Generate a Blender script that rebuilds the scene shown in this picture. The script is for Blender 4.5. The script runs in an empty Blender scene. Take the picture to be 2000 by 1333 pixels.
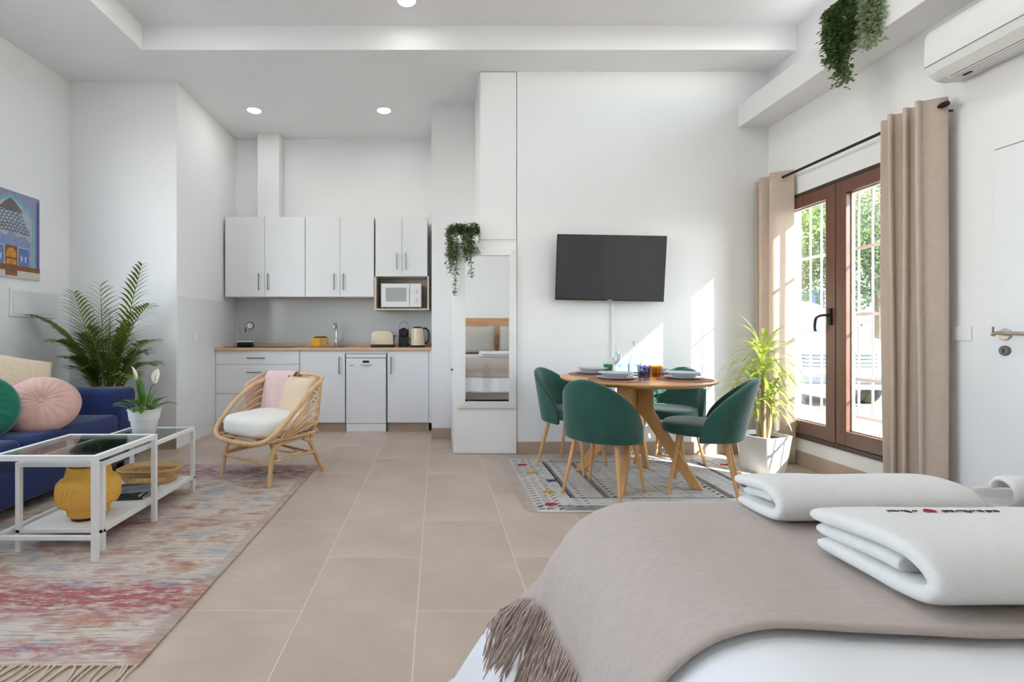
import bpy, bmesh, math, random
from mathutils import Vector, Matrix, noise
random.seed(7)
PI = math.pi
scene = bpy.context.scene
col = scene.collection

# ------------------------------------------------------------------ camera
CAMH = 1.075
cam_d = bpy.data.cameras.new('camera'); cam = bpy.data.objects.new('camera', cam_d); col.objects.link(cam)
cam.location = (0, 0, CAMH); cam.rotation_euler = (PI/2, 0, 0)
cam_d.sensor_width = 36; cam_d.lens = 36*950/2000
cam_d.shift_x = 145/2000; cam_d.shift_y = -16.5/2000
cam_d.clip_start = .02; cam_d.clip_end = 200
scene.camera = cam
# ------------------------------------------------------------------ view, world, sun
vs = scene.view_settings
vs.view_transform = 'Standard'; vs.look = 'None'; vs.gamma = 1; vs.use_curve_mapping = False
vs.exposure = 1.21
try:
    scene.cycles.use_denoising = True
    scene.cycles.max_bounces = 8; scene.cycles.diffuse_bounces = 4; scene.cycles.use_adaptive_sampling = True; scene.cycles.adaptive_threshold = .05; scene.cycles.glossy_bounces = 4
    scene.cycles.transparent_max_bounces = 12; scene.cycles.transmission_bounces = 8
    scene.cycles.caustics_reflective = False; scene.cycles.caustics_refractive = False
    scene.cycles.sample_clamp_indirect = 8
except Exception:
    pass
world = bpy.data.worlds.new('world'); scene.world = world; world.use_nodes = True
wn = world.node_tree; wn.nodes.clear()
sky = wn.nodes.new('ShaderNodeTexSky'); sky.sky_type = 'NISHITA'; sky.sun_disc = False; sky.dust_density = 0.0
SUN_DIR = Vector((-1.1, 1.0, -.97)).normalized()
sky.sun_elevation = math.asin(-SUN_DIR.z); sky.sun_rotation = math.atan2(-SUN_DIR.x, -SUN_DIR.y)
bgn = wn.nodes.new('ShaderNodeBackground'); bgn.inputs[1].default_value = .75
won = wn.nodes.new('ShaderNodeOutputWorld')
hsv = wn.nodes.new('ShaderNodeHueSaturation'); hsv.inputs['Saturation'].default_value = .46   # hazy bright sky
wn.links.new(sky.outputs[0], hsv.inputs['Color']); wn.links.new(hsv.outputs[0], bgn.inputs[0]); wn.links.new(bgn.outputs[0], won.inputs[0])
sun_d = bpy.data.lights.new('sun', 'SUN'); sun = bpy.data.objects.new('sun', sun_d); col.objects.link(sun)
sun_d.energy = 10; sun_d.angle = math.radians(.6); sun_d.color = (1, .975, .94)
sun.rotation_euler = SUN_DIR.to_track_quat('-Z', 'Y').to_euler(); sun.location = (8, -6, 9)
FILL_LAMP_W = 1.5      # each added fill lamp in the tray ceiling, out of view
KITCHEN_W = .7

# ------------------------------------------------------------------ materials
def lin(c):
    return tuple(((v/255)/12.92 if v/255 <= .04045 else ((v/255+.055)/1.055)**2.4) for v in c)
MATS = {}
class G:
    """tiny node-graph helper"""
    def __init__(s, name):
        s.m = bpy.data.materials.new(name); s.m.use_nodes = True; s.nt = s.m.node_tree
        s.b = s.nt.nodes.get('Principled BSDF'); s.o = s.nt.nodes.get('Material Output')
    def n(s, t, **k):
        q = s.nt.nodes.new(t)
        for a, v in k.items(): setattr(q, a, v)
        return q
    def l(s, a, b): s.nt.links.new(a, b)
    def put(s, sock, v):
        if isinstance(v, bpy.types.NodeSocket): s.l(v, sock)
        elif isinstance(v, (tuple, list)) and len(v) == 3 and sock.type == 'RGBA': sock.default_value = (*v, 1)
        else: sock.default_value = v
    def math(s, op, a, b=0.0, c=None, clamp=False):
        q = s.n('ShaderNodeMath', operation=op, use_clamp=clamp); s.put(q.inputs[0], a); s.put(q.inputs[1], b)
        if c is not None: s.put(q.inputs[2], c)
        return q.outputs[0]
    def mix(s, f, a, b, mode='MIX'):
        q = s.n('ShaderNodeMix', data_type='RGBA', blend_type=mode)
        s.put(q.inputs[0], f); s.put(q.inputs[6], a); s.put(q.inputs[7], b); return q.outputs[2]
    def obj(s, sc=(1,1,1), loc=(0,0,0), rot=(0,0,0)):
        t = s.n('ShaderNodeTexCoord'); mp = s.n('ShaderNodeMapping')
        mp.inputs['Scale'].default_value = sc; mp.inputs['Location'].default_value = loc; mp.inputs['Rotation'].default_value = rot
        s.l(t.outputs['Object'], mp.inputs[0]); return mp.outputs[0]
    def noise(s, v, scale, detail=3, rough=.5):
        q = s.n('ShaderNodeTexNoise'); s.l(v, q.inputs['Vector']); q.inputs['Scale'].default_value = scale
        q.inputs['Detail'].default_value = detail; q.inputs['Roughness'].default_value = rough; return q.outputs['Fac']
    def ramp(s, f, stops, interp='LINEAR'):
        q = s.n('ShaderNodeValToRGB'); cr = q.color_ramp; cr.interpolation = interp
        while len(cr.elements) < len(stops): cr.elements.new(.5)
        for e, (p, c) in zip(cr.elements, stops): e.position = p; e.color = (*c, 1) if len(c) == 3 else c
        s.put(q.inputs[0], f); return q.outputs[0]
    def bump(s, h, strength=.2, dist=.01):
        q = s.n('ShaderNodeBump'); q.inputs['Strength'].default_value = strength; q.inputs['Distance'].default_value = dist
        s.l(h, q.inputs['Height']); s.l(q.outputs[0], s.b.inputs['Normal'])
def mat(name, rgb, rough=.5, metal=0, var=.05, vscale=6, bump=0, bscale=80, sheen=0, emit=0, spec=.5, stretch=(1,1,1), coat=0, trans=0):
    if name in MATS: return MATS[name]
    g = G(name); c = lin(rgb)
    v = g.obj(stretch)
    if var:
        f = g.noise(v, vscale, 3)
        lo = tuple(x*(1-var) for x in c); hi = tuple(min(1, x*(1+var)) for x in c)
        g.l(g.ramp(f, [(.3, lo), (.7, hi)]), g.b.inputs['Base Color'])
    else: g.b.inputs['Base Color'].default_value = (*c, 1)
    g.b.inputs['Roughness'].default_value = rough; g.b.inputs['Metallic'].default_value = metal
    g.b.inputs['Specular IOR Level'].default_value = spec
    if sheen:
        g.b.inputs['Sheen Weight'].default_value = sheen; g.b.inputs['Sheen Roughness'].default_value = .4
    if coat: g.b.inputs['Coat Weight'].default_value = coat; g.b.inputs['Coat Roughness'].default_value = .05
    if bump: g.bump(g.noise(v, bscale, 4, .6), bump, .005)
    if emit:
        g.b.inputs['Emission Color'].default_value = (*c, 1); g.b.inputs['Emission Strength'].default_value = emit
    if trans:
        tb = g.n('ShaderNodeBsdfTranslucent'); tb.inputs[0].default_value = (*tuple(min(1, x*1.3) for x in c), 1)
        ms = g.n('ShaderNodeMixShader'); ms.inputs[0].default_value = trans
        g.l(g.b.outputs[0], ms.inputs[1]); g.l(tb.outputs[0], ms.inputs[2]); g.l(ms.outputs[0], g.o.inputs[0])
    MATS[name] = g.m; return g.m
def glass(name, rgb=(255,255,255), refl=.9, rough=0.0):
    if name in MATS: return MATS[name]
    g = G(name)
    t = g.n('ShaderNodeBsdfTransparent'); t.inputs[0].default_value = (*lin(rgb), 1)
    s = g.n('ShaderNodeBsdfGlossy'); s.inputs['Roughness'].default_value = rough
    lw = g.n('ShaderNodeLayerWeight'); lw.inputs[0].default_value = .5
    f = g.math('ADD', g.math('MULTIPLY', g.math('POWER', lw.outputs['Facing'], 3.5), .75), .045)
    ms = g.n('ShaderNodeMixShader'); g.l(g.math('MULTIPLY', f, refl, clamp=True), ms.inputs[0])
    g.l(t.outputs[0], ms.inputs[1]); g.l(s.outputs[0], ms.inputs[2]); g.l(ms.outputs[0], g.o.inputs[0])
    MATS[name] = g.m; return g.m
def woodm(name, a, b, rough=.45, axis=0, sc=1.0):
    if name in MATS: return MATS[name]
    g = G(name); st = [18*sc]*3; st[axis] = 1.2*sc
    v = g.obj(tuple(st)); f = g.noise(v, 2.0, 5, .6)
    g.l(g.ramp(f, [(.25, lin(a)), (.75, lin(b))]), g.b.inputs['Base Color'])
    g.b.inputs['Roughness'].default_value = rough; g.bump(f, .08, .004)
    MATS[name] = g.m; return g.m

WALL = mat('wall_paint', (242, 242, 243), .75, var=.012, vscale=1.5, bump=.03, bscale=220)
CEIL = mat('ceiling_paint', (246, 246, 247), .85, var=.01, vscale=1.5)
LACQ = mat('white_lacquer', (238, 239, 241), .35, var=.008)
PANEL = mat('white_panel_paint', (244, 244, 244), .5, var=.008)
BLACK = mat('black_plastic', (22, 22, 24), .4, var=.1)
BLACKM = mat('black_metal', (28, 26, 26), .42, .3, var=.1)
STEEL = mat('brushed_steel', (120, 120, 120), .35, .9, var=.05)
CHROME = mat('chrome', (215, 215, 218), .12, 1, var=.01)
NICKEL = mat('satin_nickel', (196, 184, 172), .28, 1, var=.02)
WHITEM = mat('white_powder_metal', (238, 238, 236), .4, var=.01)
WHITEP = mat('white_plastic', (240, 240, 240), .35, var=.01)
CERAM = mat('white_ceramic', (238, 238, 236), .25, var=.02)
GLASS = glass('window_glass', (250, 252, 252), .7)
NAVY = mat('navy_fabric', (32, 50, 102), .85, var=.12, vscale=30, bump=.15, bscale=500, sheen=.25)
VELVET = mat('green_velvet', (28, 82, 72), .7, var=.18, vscale=9, bump=.05, bscale=400, sheen=.55)
OAK = woodm('oak_leg', (206, 152, 92), (228, 180, 120), .4, 2)
OAKT = woodm('oak_top', (205, 150, 88), (226, 176, 114), .32, 0)
RATTAN = woodm('rattan_cane', (206, 164, 116), (232, 196, 150), .45, 2, .6)
SKIRT = mat('tile_skirting', (181, 160, 143), .45, var=.08, vscale=5)
BROWN = woodm('brown_door_profile', (98, 62, 45), (112, 73, 54), .38, 2)
BROWND = mat('dark_brown_frame', (62, 40, 32), .45, var=.06)
LINEN = mat('grey_linen', (190, 184, 174), .9, var=.06, vscale=40, bump=.15, bscale=500)
COTTON = mat('white_cotton', (232, 234, 237), .85, var=.01, bump=.03, bscale=120)
TERRY = mat('white_terry', (234, 233, 231), .95, var=.02, vscale=60, bump=.5, bscale=420, sheen=.3)
CURT = mat('beige_curtain', (214, 197, 182), .9, var=.04, vscale=30, bump=.1, bscale=600, trans=.18)
THROW = mat('taupe_throw', (186, 173, 165), .95, var=.06, vscale=50, bump=.25, bscale=420, sheen=.2, stretch=(1,3,1))
SOIL = mat('soil', (64, 48, 36), .95, var=.3, vscale=60)
IVORY = mat('cream_enamel', (226, 214, 188), .28, var=.015)
PALM = mat('palm_leaf', (108, 128, 52), .45, var=.3, vscale=8, trans=.2)
PALMS = mat('palm_stem', (140, 140, 60), .5, var=.2, vscale=8)
LILY = mat('lily_leaf', (74, 118, 34), .35, var=.25, vscale=14, trans=.25)
IVY = mat('trailing_leaf', (92, 118, 70), .5, var=.35, vscale=40, trans=.2)
IVYP = mat('pale_trailing_leaf', (166, 182, 146), .55, var=.25, vscale=40, trans=.3)
DRAC = mat('dracaena_leaf', (152, 166, 70), .45, var=.35, vscale=9, trans=.4)
CANE = mat('dracaena_cane', (178, 160, 120), .8, var=.15, vscale=30)

# ------------------------------------------------------------------ mesh helpers
def BM(): return bmesh.new()
def merge(bm, t, M=None):
    if M is not None: bmesh.ops.transform(t, matrix=M, verts=t.verts)
    me = bpy.data.meshes.new('tmp'); t.to_mesh(me); t.free(); bm.from_mesh(me); bpy.data.meshes.remove(me)
def box(bm, x0, x1, y0, y1, z0, z1, b=0, M=None, seg=2):
    t = BM()
    bmesh.ops.create_cube(t, size=1)
    bmesh.ops.transform(t, matrix=Matrix.Translation(((x0+x1)/2, (y0+y1)/2, (z0+z1)/2)) @ Matrix.Diagonal((abs(x1-x0), abs(y1-y0), abs(z1-z0), 1)), verts=t.verts)
    if b: bmesh.ops.bevel(t, geom=t.edges[:], offset=b, segments=seg, affect='EDGES', profile=.5)
    merge(bm, t, M); return bm
def B(x0, x1, y0, y1, z0, z1, b=0, M=None, seg=2): return box(BM(), x0, x1, y0, y1, z0, z1, b, M, seg)
def lathe(bm, prof, n=28, M=None, close=True):
    """prof: (r, z) list"""
    t = BM(); rings = []
    for r, z in prof:
        if r < 1e-5: rings.append([t.verts.new((0, 0, z))])
        else: rings.append([t.verts.new((r*math.cos(2*PI*i/n), r*math.sin(2*PI*i/n), z)) for i in range(n)])
    for a, b in zip(rings[:-1], rings[1:]):
        for i in range(n):
            j = (i+1) % n
            if len(a) == 1 and len(b) == 1: continue
            if len(a) == 1: t.faces.new((a[0], b[j], b[i]))
            elif len(b) == 1: t.faces.new((a[i], a[j], b[0]))
            else: t.faces.new((a[i], a[j], b[j], b[i]))
    if close:
        if len(rings[0]) > 1: t.faces.new(rings[0][::-1])
        if len(rings[-1]) > 1: t.faces.new(rings[-1])
    bmesh.ops.recalc_face_normals(t, faces=t.faces)
    merge(bm, t, M); return bm
def spline(pts, n=6):
    """Catmull-Rom through pts"""
    P = [Vector(p) for p in pts]; out = []
    for i in range(len(P)-1):
        p0 = P[max(i-1, 0)]; p1 = P[i]; p2 = P[i+1]; p3 = P[min(i+2, len(P)-1)]
        for k in range(n):
            t = k/n
            out.append(.5*((2*p1)+(p2-p0)*t+(2*p0-5*p1+4*p2-p3)*t*t+(3*p1-p0-3*p2+p3)*t**3))
    out.append(P[-1]); return out
def tube(bm, pts, r, n=8, cap=True, M=None):
    """swept tube; r is a number or a list"""
    t = BM(); P = [Vector(p) for p in pts]; R = r if isinstance(r, (list, tuple)) else [r]*len(P)
    up = None; rings = []
    for i, p in enumerate(P):
        d = (P[min(i+1, len(P)-1)]-P[max(i-1, 0)]).normalized()
        if up is None:
            up = d.orthogonal().normalized()
        u = (up-d*up.dot(d))
        u = u.normalized() if u.length > 1e-6 else d.orthogonal().normalized()
        w = d.cross(u); up = u
        rings.append([t.verts.new(p+R[i]*(math.cos(2*PI*k/n)*u+math.sin(2*PI*k/n)*w)) for k in range(n)])
    for a, b in zip(rings[:-1], rings[1:]):
        for k in range(n): t.faces.new((a[k], a[(k+1) % n], b[(k+1) % n], b[k]))
    if cap: t.faces.new(rings[0][::-1]); t.faces.new(rings[-1])
    bmesh.ops.recalc_face_normals(t, faces=t.faces)
    merge(bm, t, M); return bm
def prism(bm, poly, d0, d1, axis='y', M=None, b=0):
    """extrude a 2-D polygon: axis y -> poly is (x,z); x -> (y,z); z -> (x,y)"""
    t = BM()
    def pt(a, c, d): return (a, d, c) if axis == 'y' else ((d, a, c) if axis == 'x' else (a, c, d))
    A = [t.verts.new(pt(a, c, d0)) for a, c in poly]; C = [t.verts.new(pt(a, c, d1)) for a, c in poly]
    t.faces.new(A); t.faces.new(C[::-1])
    for i in range(len(poly)):
        j = (i+1) % len(poly); t.faces.new((A[i], C[i], C[j], A[j]))
    bmesh.ops.recalc_face_normals(t, faces=t.faces)
    if b: bmesh.ops.bevel(t, geom=t.edges[:], offset=b, segments=2, affect='EDGES', profile=.5)
    merge(bm, t, M); return bm
def grid(bm, f, nu, nv, wrap=False):
    V = [[bm.verts.new(f(i/nu, j/nv)) for j in range(nv+1)] for i in range(nu+1)]
    for i in range(nu):
        for j in range(nv): bm.faces.new((V[i][j], V[i+1][j], V[i+1][j+1], V[i][j+1]))
    return V
def wm(o):
    m = o.matrix_basis.copy()
    while o.parent: o = o.parent; m = o.matrix_basis @ m
    return m
def P(name, bm, m, parent=None, smooth=False, w=False, mods=(), angle=40, keep=False):
    """link a bmesh as ONE mesh object; w: coordinates are world ones"""
    if parent is not None and w: bmesh.ops.transform(bm, matrix=wm(parent).inverted(), verts=bm.verts)
    loc = Vector((0, 0, 0))
    if parent is None and len(bm.verts) and not keep:
        xs = [v.co.x for v in bm.verts]; ys = [v.co.y for v in bm.verts]; zs = [v.co.z for v in bm.verts]
        loc = Vector(((min(xs)+max(xs))/2, (min(ys)+max(ys))/2, min(zs)))
        bmesh.ops.translate(bm, vec=-loc, verts=bm.verts)
    me = bpy.data.meshes.new(name); bm.to_mesh(me); bm.free()
    for q in (m if isinstance(m, (list, tuple)) else [m]): me.materials.append(q)
    if smooth:
        me.polygons.foreach_set('use_smooth', [True]*len(me.polygons))
        if angle < 180:
            try: me.set_sharp_from_angle(angle=math.radians(angle))
            except Exception: pass
    o = bpy.data.objects.new(name, me); col.objects.link(o)
    if parent is not None: o.parent = parent
    else: o.location = loc
    for k, kw in mods:
        md = o.modifiers.new(k.lower(), k)
        for a, v in kw.items(): setattr(md, a, v)
    return o
def tag(o, label, cat, group=None, kind=None):
    o['label'] = label; o['category'] = cat
    if group: o['group'] = group
    if kind: o['kind'] = kind
    return o
def T(name, label, cat, loc=(0,0,0), rz=0, group=None):
    o = bpy.data.objects.new(name, None); col.objects.link(o); o.location = loc
    o.rotation_euler = rz if isinstance(rz, (tuple, list)) else (0, 0, rz)
    o.empty_display_size = .1
    return tag(o, label, cat, group)
def S(name, bm, m, label=None, **k):
    o = P(name, bm, m, **k); o['kind'] = 'structure'
    if label: o['label'] = label
    return o
def SE(name, label=None, loc=(0,0,0)):
    o = bpy.data.objects.new(name, None); col.objects.link(o); o.location = loc; o['kind'] = 'structure'
    if label: o['label'] = label
    return o
def dup(root, loc, rz, label, group=None):
    r = root.copy(); col.objects.link(r); r.location = loc; r.rotation_euler = (0, 0, rz); r['label'] = label
    if group: r['group'] = group
    for ch in list(root.children):
        c = ch.copy(); col.objects.link(c); c.parent = r
        for g in list(ch.children):
            d = g.copy(); col.objects.link(d); d.parent = c
    return r
SUB = lambda n=1: ('SUBSURF', dict(levels=n, render_levels=n))
def SOL(t, off=-1): return ('SOLIDIFY', dict(thickness=t, offset=off))
def at(px, py, Y):
    return Vector(((px-855)/950*Y, Y, CAMH-(py-650)/950*Y))
def Rz(a): return Matrix.Rotation(a, 4, 'Z')
def Tr(x, y, z): return Matrix.Translation((x, y, z))
# ================================================================== THE SETTING
XL, XR, YF = -3.41, 2.93, -.6          # left wall, right wall, wall behind the bed
YK, YB, YC = 5.80, 4.31, 4.50          # kitchen back wall, television wall, left corner wall
XA, XS = -2.416, -.062                 # kitchen alcove
ZC, ZT = 3.39, 3.59                    # dropped ceiling, tray ceiling
TX0, TY1 = -2.42, 3.98                 # tray edges
# --- floor with separate tiles
GROUT = mat('light_grout', (222, 208, 194), .8, var=.03)
def tile_mat(k):
    g = G('stone_tile_%d' % k); v = g.obj((1, 1, 1), (k*3.1, k*1.7, 0))
    f = g.noise(v, 2.2, 5, .6); f2 = g.noise(g.obj((2.2, 14, 1), (k*2, 0, 0)), 3, 3)
    s = 1+(k-1.5)*.012
    a = tuple(x*s for x in lin((186, 167, 152))); b = tuple(x*s for x in lin((206, 189, 175)))
    c = g.ramp(f, [(.3, a), (.7, b)])
    g.l(g.mix(.12, c, g.ramp(f2, [(.3, lin((176, 157, 141))), (.7, lin((216, 200, 186)))])), g.b.inputs['Base Color'])
    g.b.inputs['Roughness'].default_value = .42; g.b.inputs['Specular IOR Level'].default_value = .4
    g.bump(f2, .03, .003); return g.m
TILES = [tile_mat(k) for k in range(4)]
floor = S('floor', B(XL-.15, XR+.1, YF-.15, YK+.15, -.12, -.0006), GROUT, 'large beige stone-look floor tiles laid in a staggered bond')
tile_cache = {}
tw, tl, gp = .445, .90, .005
ci = 0
for i in range(-8, 8):
    xa, xb = -.08+i*tw, -.08+(i+1)*tw
    off = 1.88 if (i % 2 == 0) else 2.33
    for k in range(-4, 6):
        ya, yb = off+k*tl, off+(k+1)*tl
        x0, x1, y0, y1 = max(xa, XL), min(xb, XR), max(ya, YF), min(yb, YK)
        if x1-x0 < .03 or y1-y0 < .03: continue
        if x0 > .70 and y0 > YB or (x1 < XA and y0 > YC): continue
        sx, sy = round(x1-x0, 4), round(y1-y0, 4); mk = random.randrange(4)
        key = (sx, sy, mk)
        if key not in tile_cache:
            me = bpy.data.meshes.new('floor_tile'); bm = B(gp/2, sx-gp/2, gp/2, sy-gp/2, -.008, 0, .0004, seg=1); bm.to_mesh(me); bm.free()
            me.materials.append(TILES[mk]); tile_cache[key] = me
        o = bpy.data.objects.new('floor_tile', tile_cache[key]); col.objects.link(o); o.parent = floor
        o.location = Vector((x0, y0, 0))-floor.location
# --- walls
def hole_wall(x0, x1, ys, y1, z1, holes):
    """wall slab along Y with rectangular holes (ya,yb,za,zb)"""
    bm = BM(); cuts = sorted({ys, y1, *[h[0] for h in holes], *[h[1] for h in holes]})
    for a, b in zip(cuts[:-1], cuts[1:]):
        hs = sorted([(h[2], h[3]) for h in holes if h[0] <= a+1e-6 and h[1] >= b-1e-6]); z = 0
        for za, zb in hs: box(bm, x0, x1, a, b, z, za); z = zb
        box(bm, x0, x1, a, b, z, z1)
    return bm
DY0, DY1, DZ0, DZ1 = 2.846, 4.27, .226, 2.20
WY0, WY1, WZ0, WZ1 = 1.2, 3.70, 3.10, 3.50
LW = (.75, 3.45, .95, 2.95)
S('wall_left', hole_wall(XL-.15, XL, YF-.15, YC, 3.75, [LW]), WALL, 'plain white plaster wall beside the navy sofa')
S('wall_back_left', B(XL-.15, XA, YC, YK+.15, 0, 3.75), WALL, 'white wall block in the corner behind the palm')
S('wall_back', B(XA, XS, YK, YK+.15, 0, 3.75), WALL, 'white wall at the back of the kitchen alcove')
S('wall_back_centre', B(XS, .70, 4.93, YK+.15, 0, 3.75), WALL, 'narrow white wall between kitchen and tall cupboard')
S('wall_back_right', B(.703, XR+.25, YB, YB+.2, 0, 3.75), WALL, 'white wall carrying the television')
S('wall_right', hole_wall(XR, XR+.25, YF-.15, YB, 3.75, [(DY0, DY1, DZ0, DZ1), (WY0, WY1, WZ0, WZ1)]), WALL, 'white wall with brown glazed doors and air conditioner')
S('wall_front', B(XL-.15, XR+.25, YF-.15, YF, 0, 3.75), WALL, 'white wall behind the bed headboard')
bm = BM()
box(bm, XL-.15, XR+.25, YF-.15, YK+.15, ZT, ZT+.15)
box(bm, XL, XR, TY1, YK, ZC, ZT+.01); box(bm, XL, TX0, YF, TY1, ZC, ZT+.01)
S('ceiling', bm, CEIL, 'white ceiling with a raised rectangular tray')
S('trim_1', B(2.66, XR, YF, YB, 2.89, 3.085, .003), WALL, 'boxed white beam ledge along the top of the right wall')
S('trim_2', B(-2.09, -1.84, 5.64, YK, 2.376, ZC, .002), WALL, 'square white extractor duct above the kitchen wall cabinets')
SPL = mat('grey_glass_splashback', (206, 208, 210), .18, var=.01)
S('trim_3', B(XA, XS, YK-.008, YK, .90, 1.60), SPL, 'smooth pale grey splashback behind the worktop')
S('trim_4', B(XA, XA+.006, YC+.02, YK-.01, .10, 1.42), mat('gloss_white_board', (238, 240, 242), .12, var=.01), 'glossy white panel lining the left side of the alcove')
# skirting
def skirt(name, *a): S(name, B(*a, .002), SKIRT, 'low tile skirting in the floor colour')
skirt('baseboard_left', XL, XL+.012, YF, YC, 0, .108)
skirt('baseboard_back_left', XL+.012, XA, YC-.012, YC, 0, .095)
skirt('baseboard_back_centre', XS, .139, 4.918, 4.93, 0, .108)
skirt('baseboard_back_right', .705, XR-.012, YB-.012, YB, 0, .108)
skirt('baseboard_right', XR-.012, XR, 2.56, YB, 0, .118)
# --- glazed double door
door = SE('door_1', 'brown framed double glazed door to the street', (XR, (DY0+DY1)/2, DZ0))
bm = BM(); f0, f1 = XR-.012, XR+.075
box(bm, f0, f1, DY0, DY0+.03, DZ0, DZ1, .003); box(bm, f0, f1, DY1-.03, DY1, DZ0, DZ1, .003)
box(bm, f0, f1, DY0, DY1, DZ1-.03, DZ1, .003); box(bm, f0-.01, f1, DY0, DY1, DZ0, DZ0+.035, .003)
P('door_frame', bm, BROWND, door, w=True)
YM = 3.56
def leaf(ya, yb):
    za, zb = DZ0+.037, DZ1-.032; st, tr, br = .088, .092, .105
    bm = BM(); x0, x1 = XR-.02, XR+.045
    box(bm, x0, x1, ya, ya+st, za, zb, .004); box(bm, x0, x1, yb-st, yb, za, zb, .004)
    box(bm, x0, x1, ya+st-.003, yb-st+.003, zb-tr, zb, .004); box(bm, x0, x1, ya+st-.003, yb-st+.003, za, za+br, .004)
    lf = P('door_leaf', bm, BROWN, door, w=True)
    P('glass_pane', B(XR+.01, XR+.016, ya+st-.004, yb-st+.004, za+br-.004, zb-tr+.004), GLASS, lf, w=True)
    bm = BM()   # light glazing bead round the pane
    gy0, gy1, gz0, gz1 = ya+st, yb-st, za+br, zb-tr
    for a in ((gy0, gy0+.008, gz0, gz1), (gy1-.008, gy1, gz0, gz1), (gy0, gy1, gz0, gz0+.008), (gy0, gy1, gz1-.008, gz1)):
        box(bm, XR+.018, XR+.04, a[0], a[1], a[2], a[3])
    P('glazing_bead', bm, mat('pale_bead', (224, 206, 188), .5), lf, w=True)
    return lf
lr = leaf(DY0+.032, YM-.003); ll = leaf(YM+.003, DY1-.032)
h = B(XR-.038, XR-.02, 3.585, 3.618, 1.13, 1.255, .004)
tube(h, spline([(XR-.03, 3.60, 1.205), (XR-.07, 3.60, 1.205), (XR-.078, 3.63, 1.20), (XR-.075, 3.672, 1.18), (XR-.07, 3.69, 1.12), (XR-.068, 3.685, 1.085)], 4), .0095, 8)
P('handle', h, BLACKM, ll, smooth=True, w=True)
# --- clerestory window above the beam
win = SE('window_1', 'brown framed strip window above the beam ledge', (XR, 2.4, WZ0))
bm = BM()
for a in ((WY0, WY1, WZ0, WZ0+.05), (WY0, WY1, WZ1-.05, WZ1), (WY0, WY0+.05, WZ0, WZ1), (WY1-.05, WY1, WZ0, WZ1), (2.42, 2.48, WZ0, WZ1)):
    box(bm, XR-.01, XR+.06, *a, .003)
P('window_frame', bm, BROWN, win, w=True)
for a, b in ((WY0+.05, 2.42), (2.48, WY1-.05)): P('glass_pane', B(XR+.02, XR+.026, a-.003, b+.003, WZ0+.047, WZ1-.047), GLASS, win, w=True)
# --- window added in the left wall for fill daylight, out of view
fill_win = SE('fill_window', 'white framed window added in the left wall for fill daylight', (XL, .8, LW[2]))
bm = BM()
for a in ((LW[0], LW[1], LW[2], LW[2]+.05), (LW[0], LW[1], LW[3]-.05, LW[3]), (LW[0], LW[0]+.05, LW[2], LW[3]), (LW[1]-.05, LW[1], LW[2], LW[3]), (2.075, 2.125, LW[2], LW[3])):
    box(bm, XL-.09, XL-.03, *a, .003)
P('window_frame', bm, WHITEP, fill_win, w=True)
for a, b in ((LW[0]+.05, 2.075), (2.125, LW[1]-.05)): P('glass_pane', B(XL-.063, XL-.057, a-.003, b+.003, LW[2]+.047, LW[3]-.047), GLASS, fill_win, w=True)
# --- flush white entrance door
d2 = SE('door_2', 'flush white door with a lever handle at the right edge', (XR, 2.15, 0))
GAP = mat('shadow_gap', (120, 116, 112), .9)
P('door_leaf', B(XR-.016, XR, 1.72, 2.548, .006, 2.028, .001), mat('white_door_paint', (240, 242, 245), .35, var=.006), d2, w=True)
P('shadow_gap', B(XR-.004, XR, 1.713, 2.555, 0, 2.036), GAP, d2, w=True)
bm = BM(); lathe(bm, [(0, 0), (.03, 0), (.03, .006), (.026, .01), (0, .01)], 24, Tr(XR-.016, 2.495, 1.065) @ Matrix.Rotation(-PI/2, 4, 'Y'))
tube(bm, [(XR-.02, 2.495, 1.07), (XR-.062, 2.495, 1.072)], .010, 10)
tube(bm, spline([(XR-.060, 2.515, 1.062), (XR-.064, 2.49, 1.074), (XR-.064, 2.42, 1.071), (XR-.06, 2.37, 1.068)], 5), .0095, 10)
P('handle', bm, NICKEL, d2, smooth=True, w=True)
bm = BM(); lathe(bm, [(0, 0), (.026, 0), (.026, .006), (.021, .011), (0, .011)], 24, Tr(XR-.016, 2.497, .982) @ Matrix.Rotation(-PI/2, 4, 'Y'))
lk = P('lock_cylinder', bm, STEEL, d2, smooth=True, w=True)
P('keyhole', B(XR-.0285, XR-.026, 2.494, 2.500, .970, .993), BLACK, lk, w=True)
P('strike_plate', B(XR-.018, XR-.014, 2.549, 2.556, 1.06, 1.105), STEEL, d2, w=True)

# --- ceiling lights
LIT = mat('lamp_diffuser', (255, 252, 246), .4, var=0, emit=9)
def downlight(x, y, z, watt, label, r=.07):
    t = T('downlight', label, 'ceiling light', (x, y, z), group='recessed ceiling lights')
    P('trim_ring', lathe(BM(), [(r, 0), (r+.008, -.001), (r+.006, -.005), (r, -.006), (r-.002, -.003)], 28, close=False), WHITEP, t, smooth=True)
    P('diffuser', lathe(BM(), [(0, -.003), (r, -.003), (r, -.001), (0, -.001)], 28), LIT, t)
    ld = bpy.data.lights.new('downlight_lamp', 'AREA'); ld.shape = 'DISK'; ld.size = 2*r; ld.energy = watt; ld.color = (1, .995, .99)
    lo = bpy.data.objects.new('downlight_lamp', ld); col.objects.link(lo); lo.parent = t; lo.location = (0, 0, -.012)
    return t
downlight(-1.91, 5.06, ZC, KITCHEN_W, 'round recessed light over the hob side of the kitchen')
downlight(-.56, 5.06, ZC, KITCHEN_W, 'round recessed light over the dishwasher side of the kitchen')
downlight(-.235, 3.675, ZT, .15, 'round ceiling light just inside the raised tray, cut by the top edge')
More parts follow.
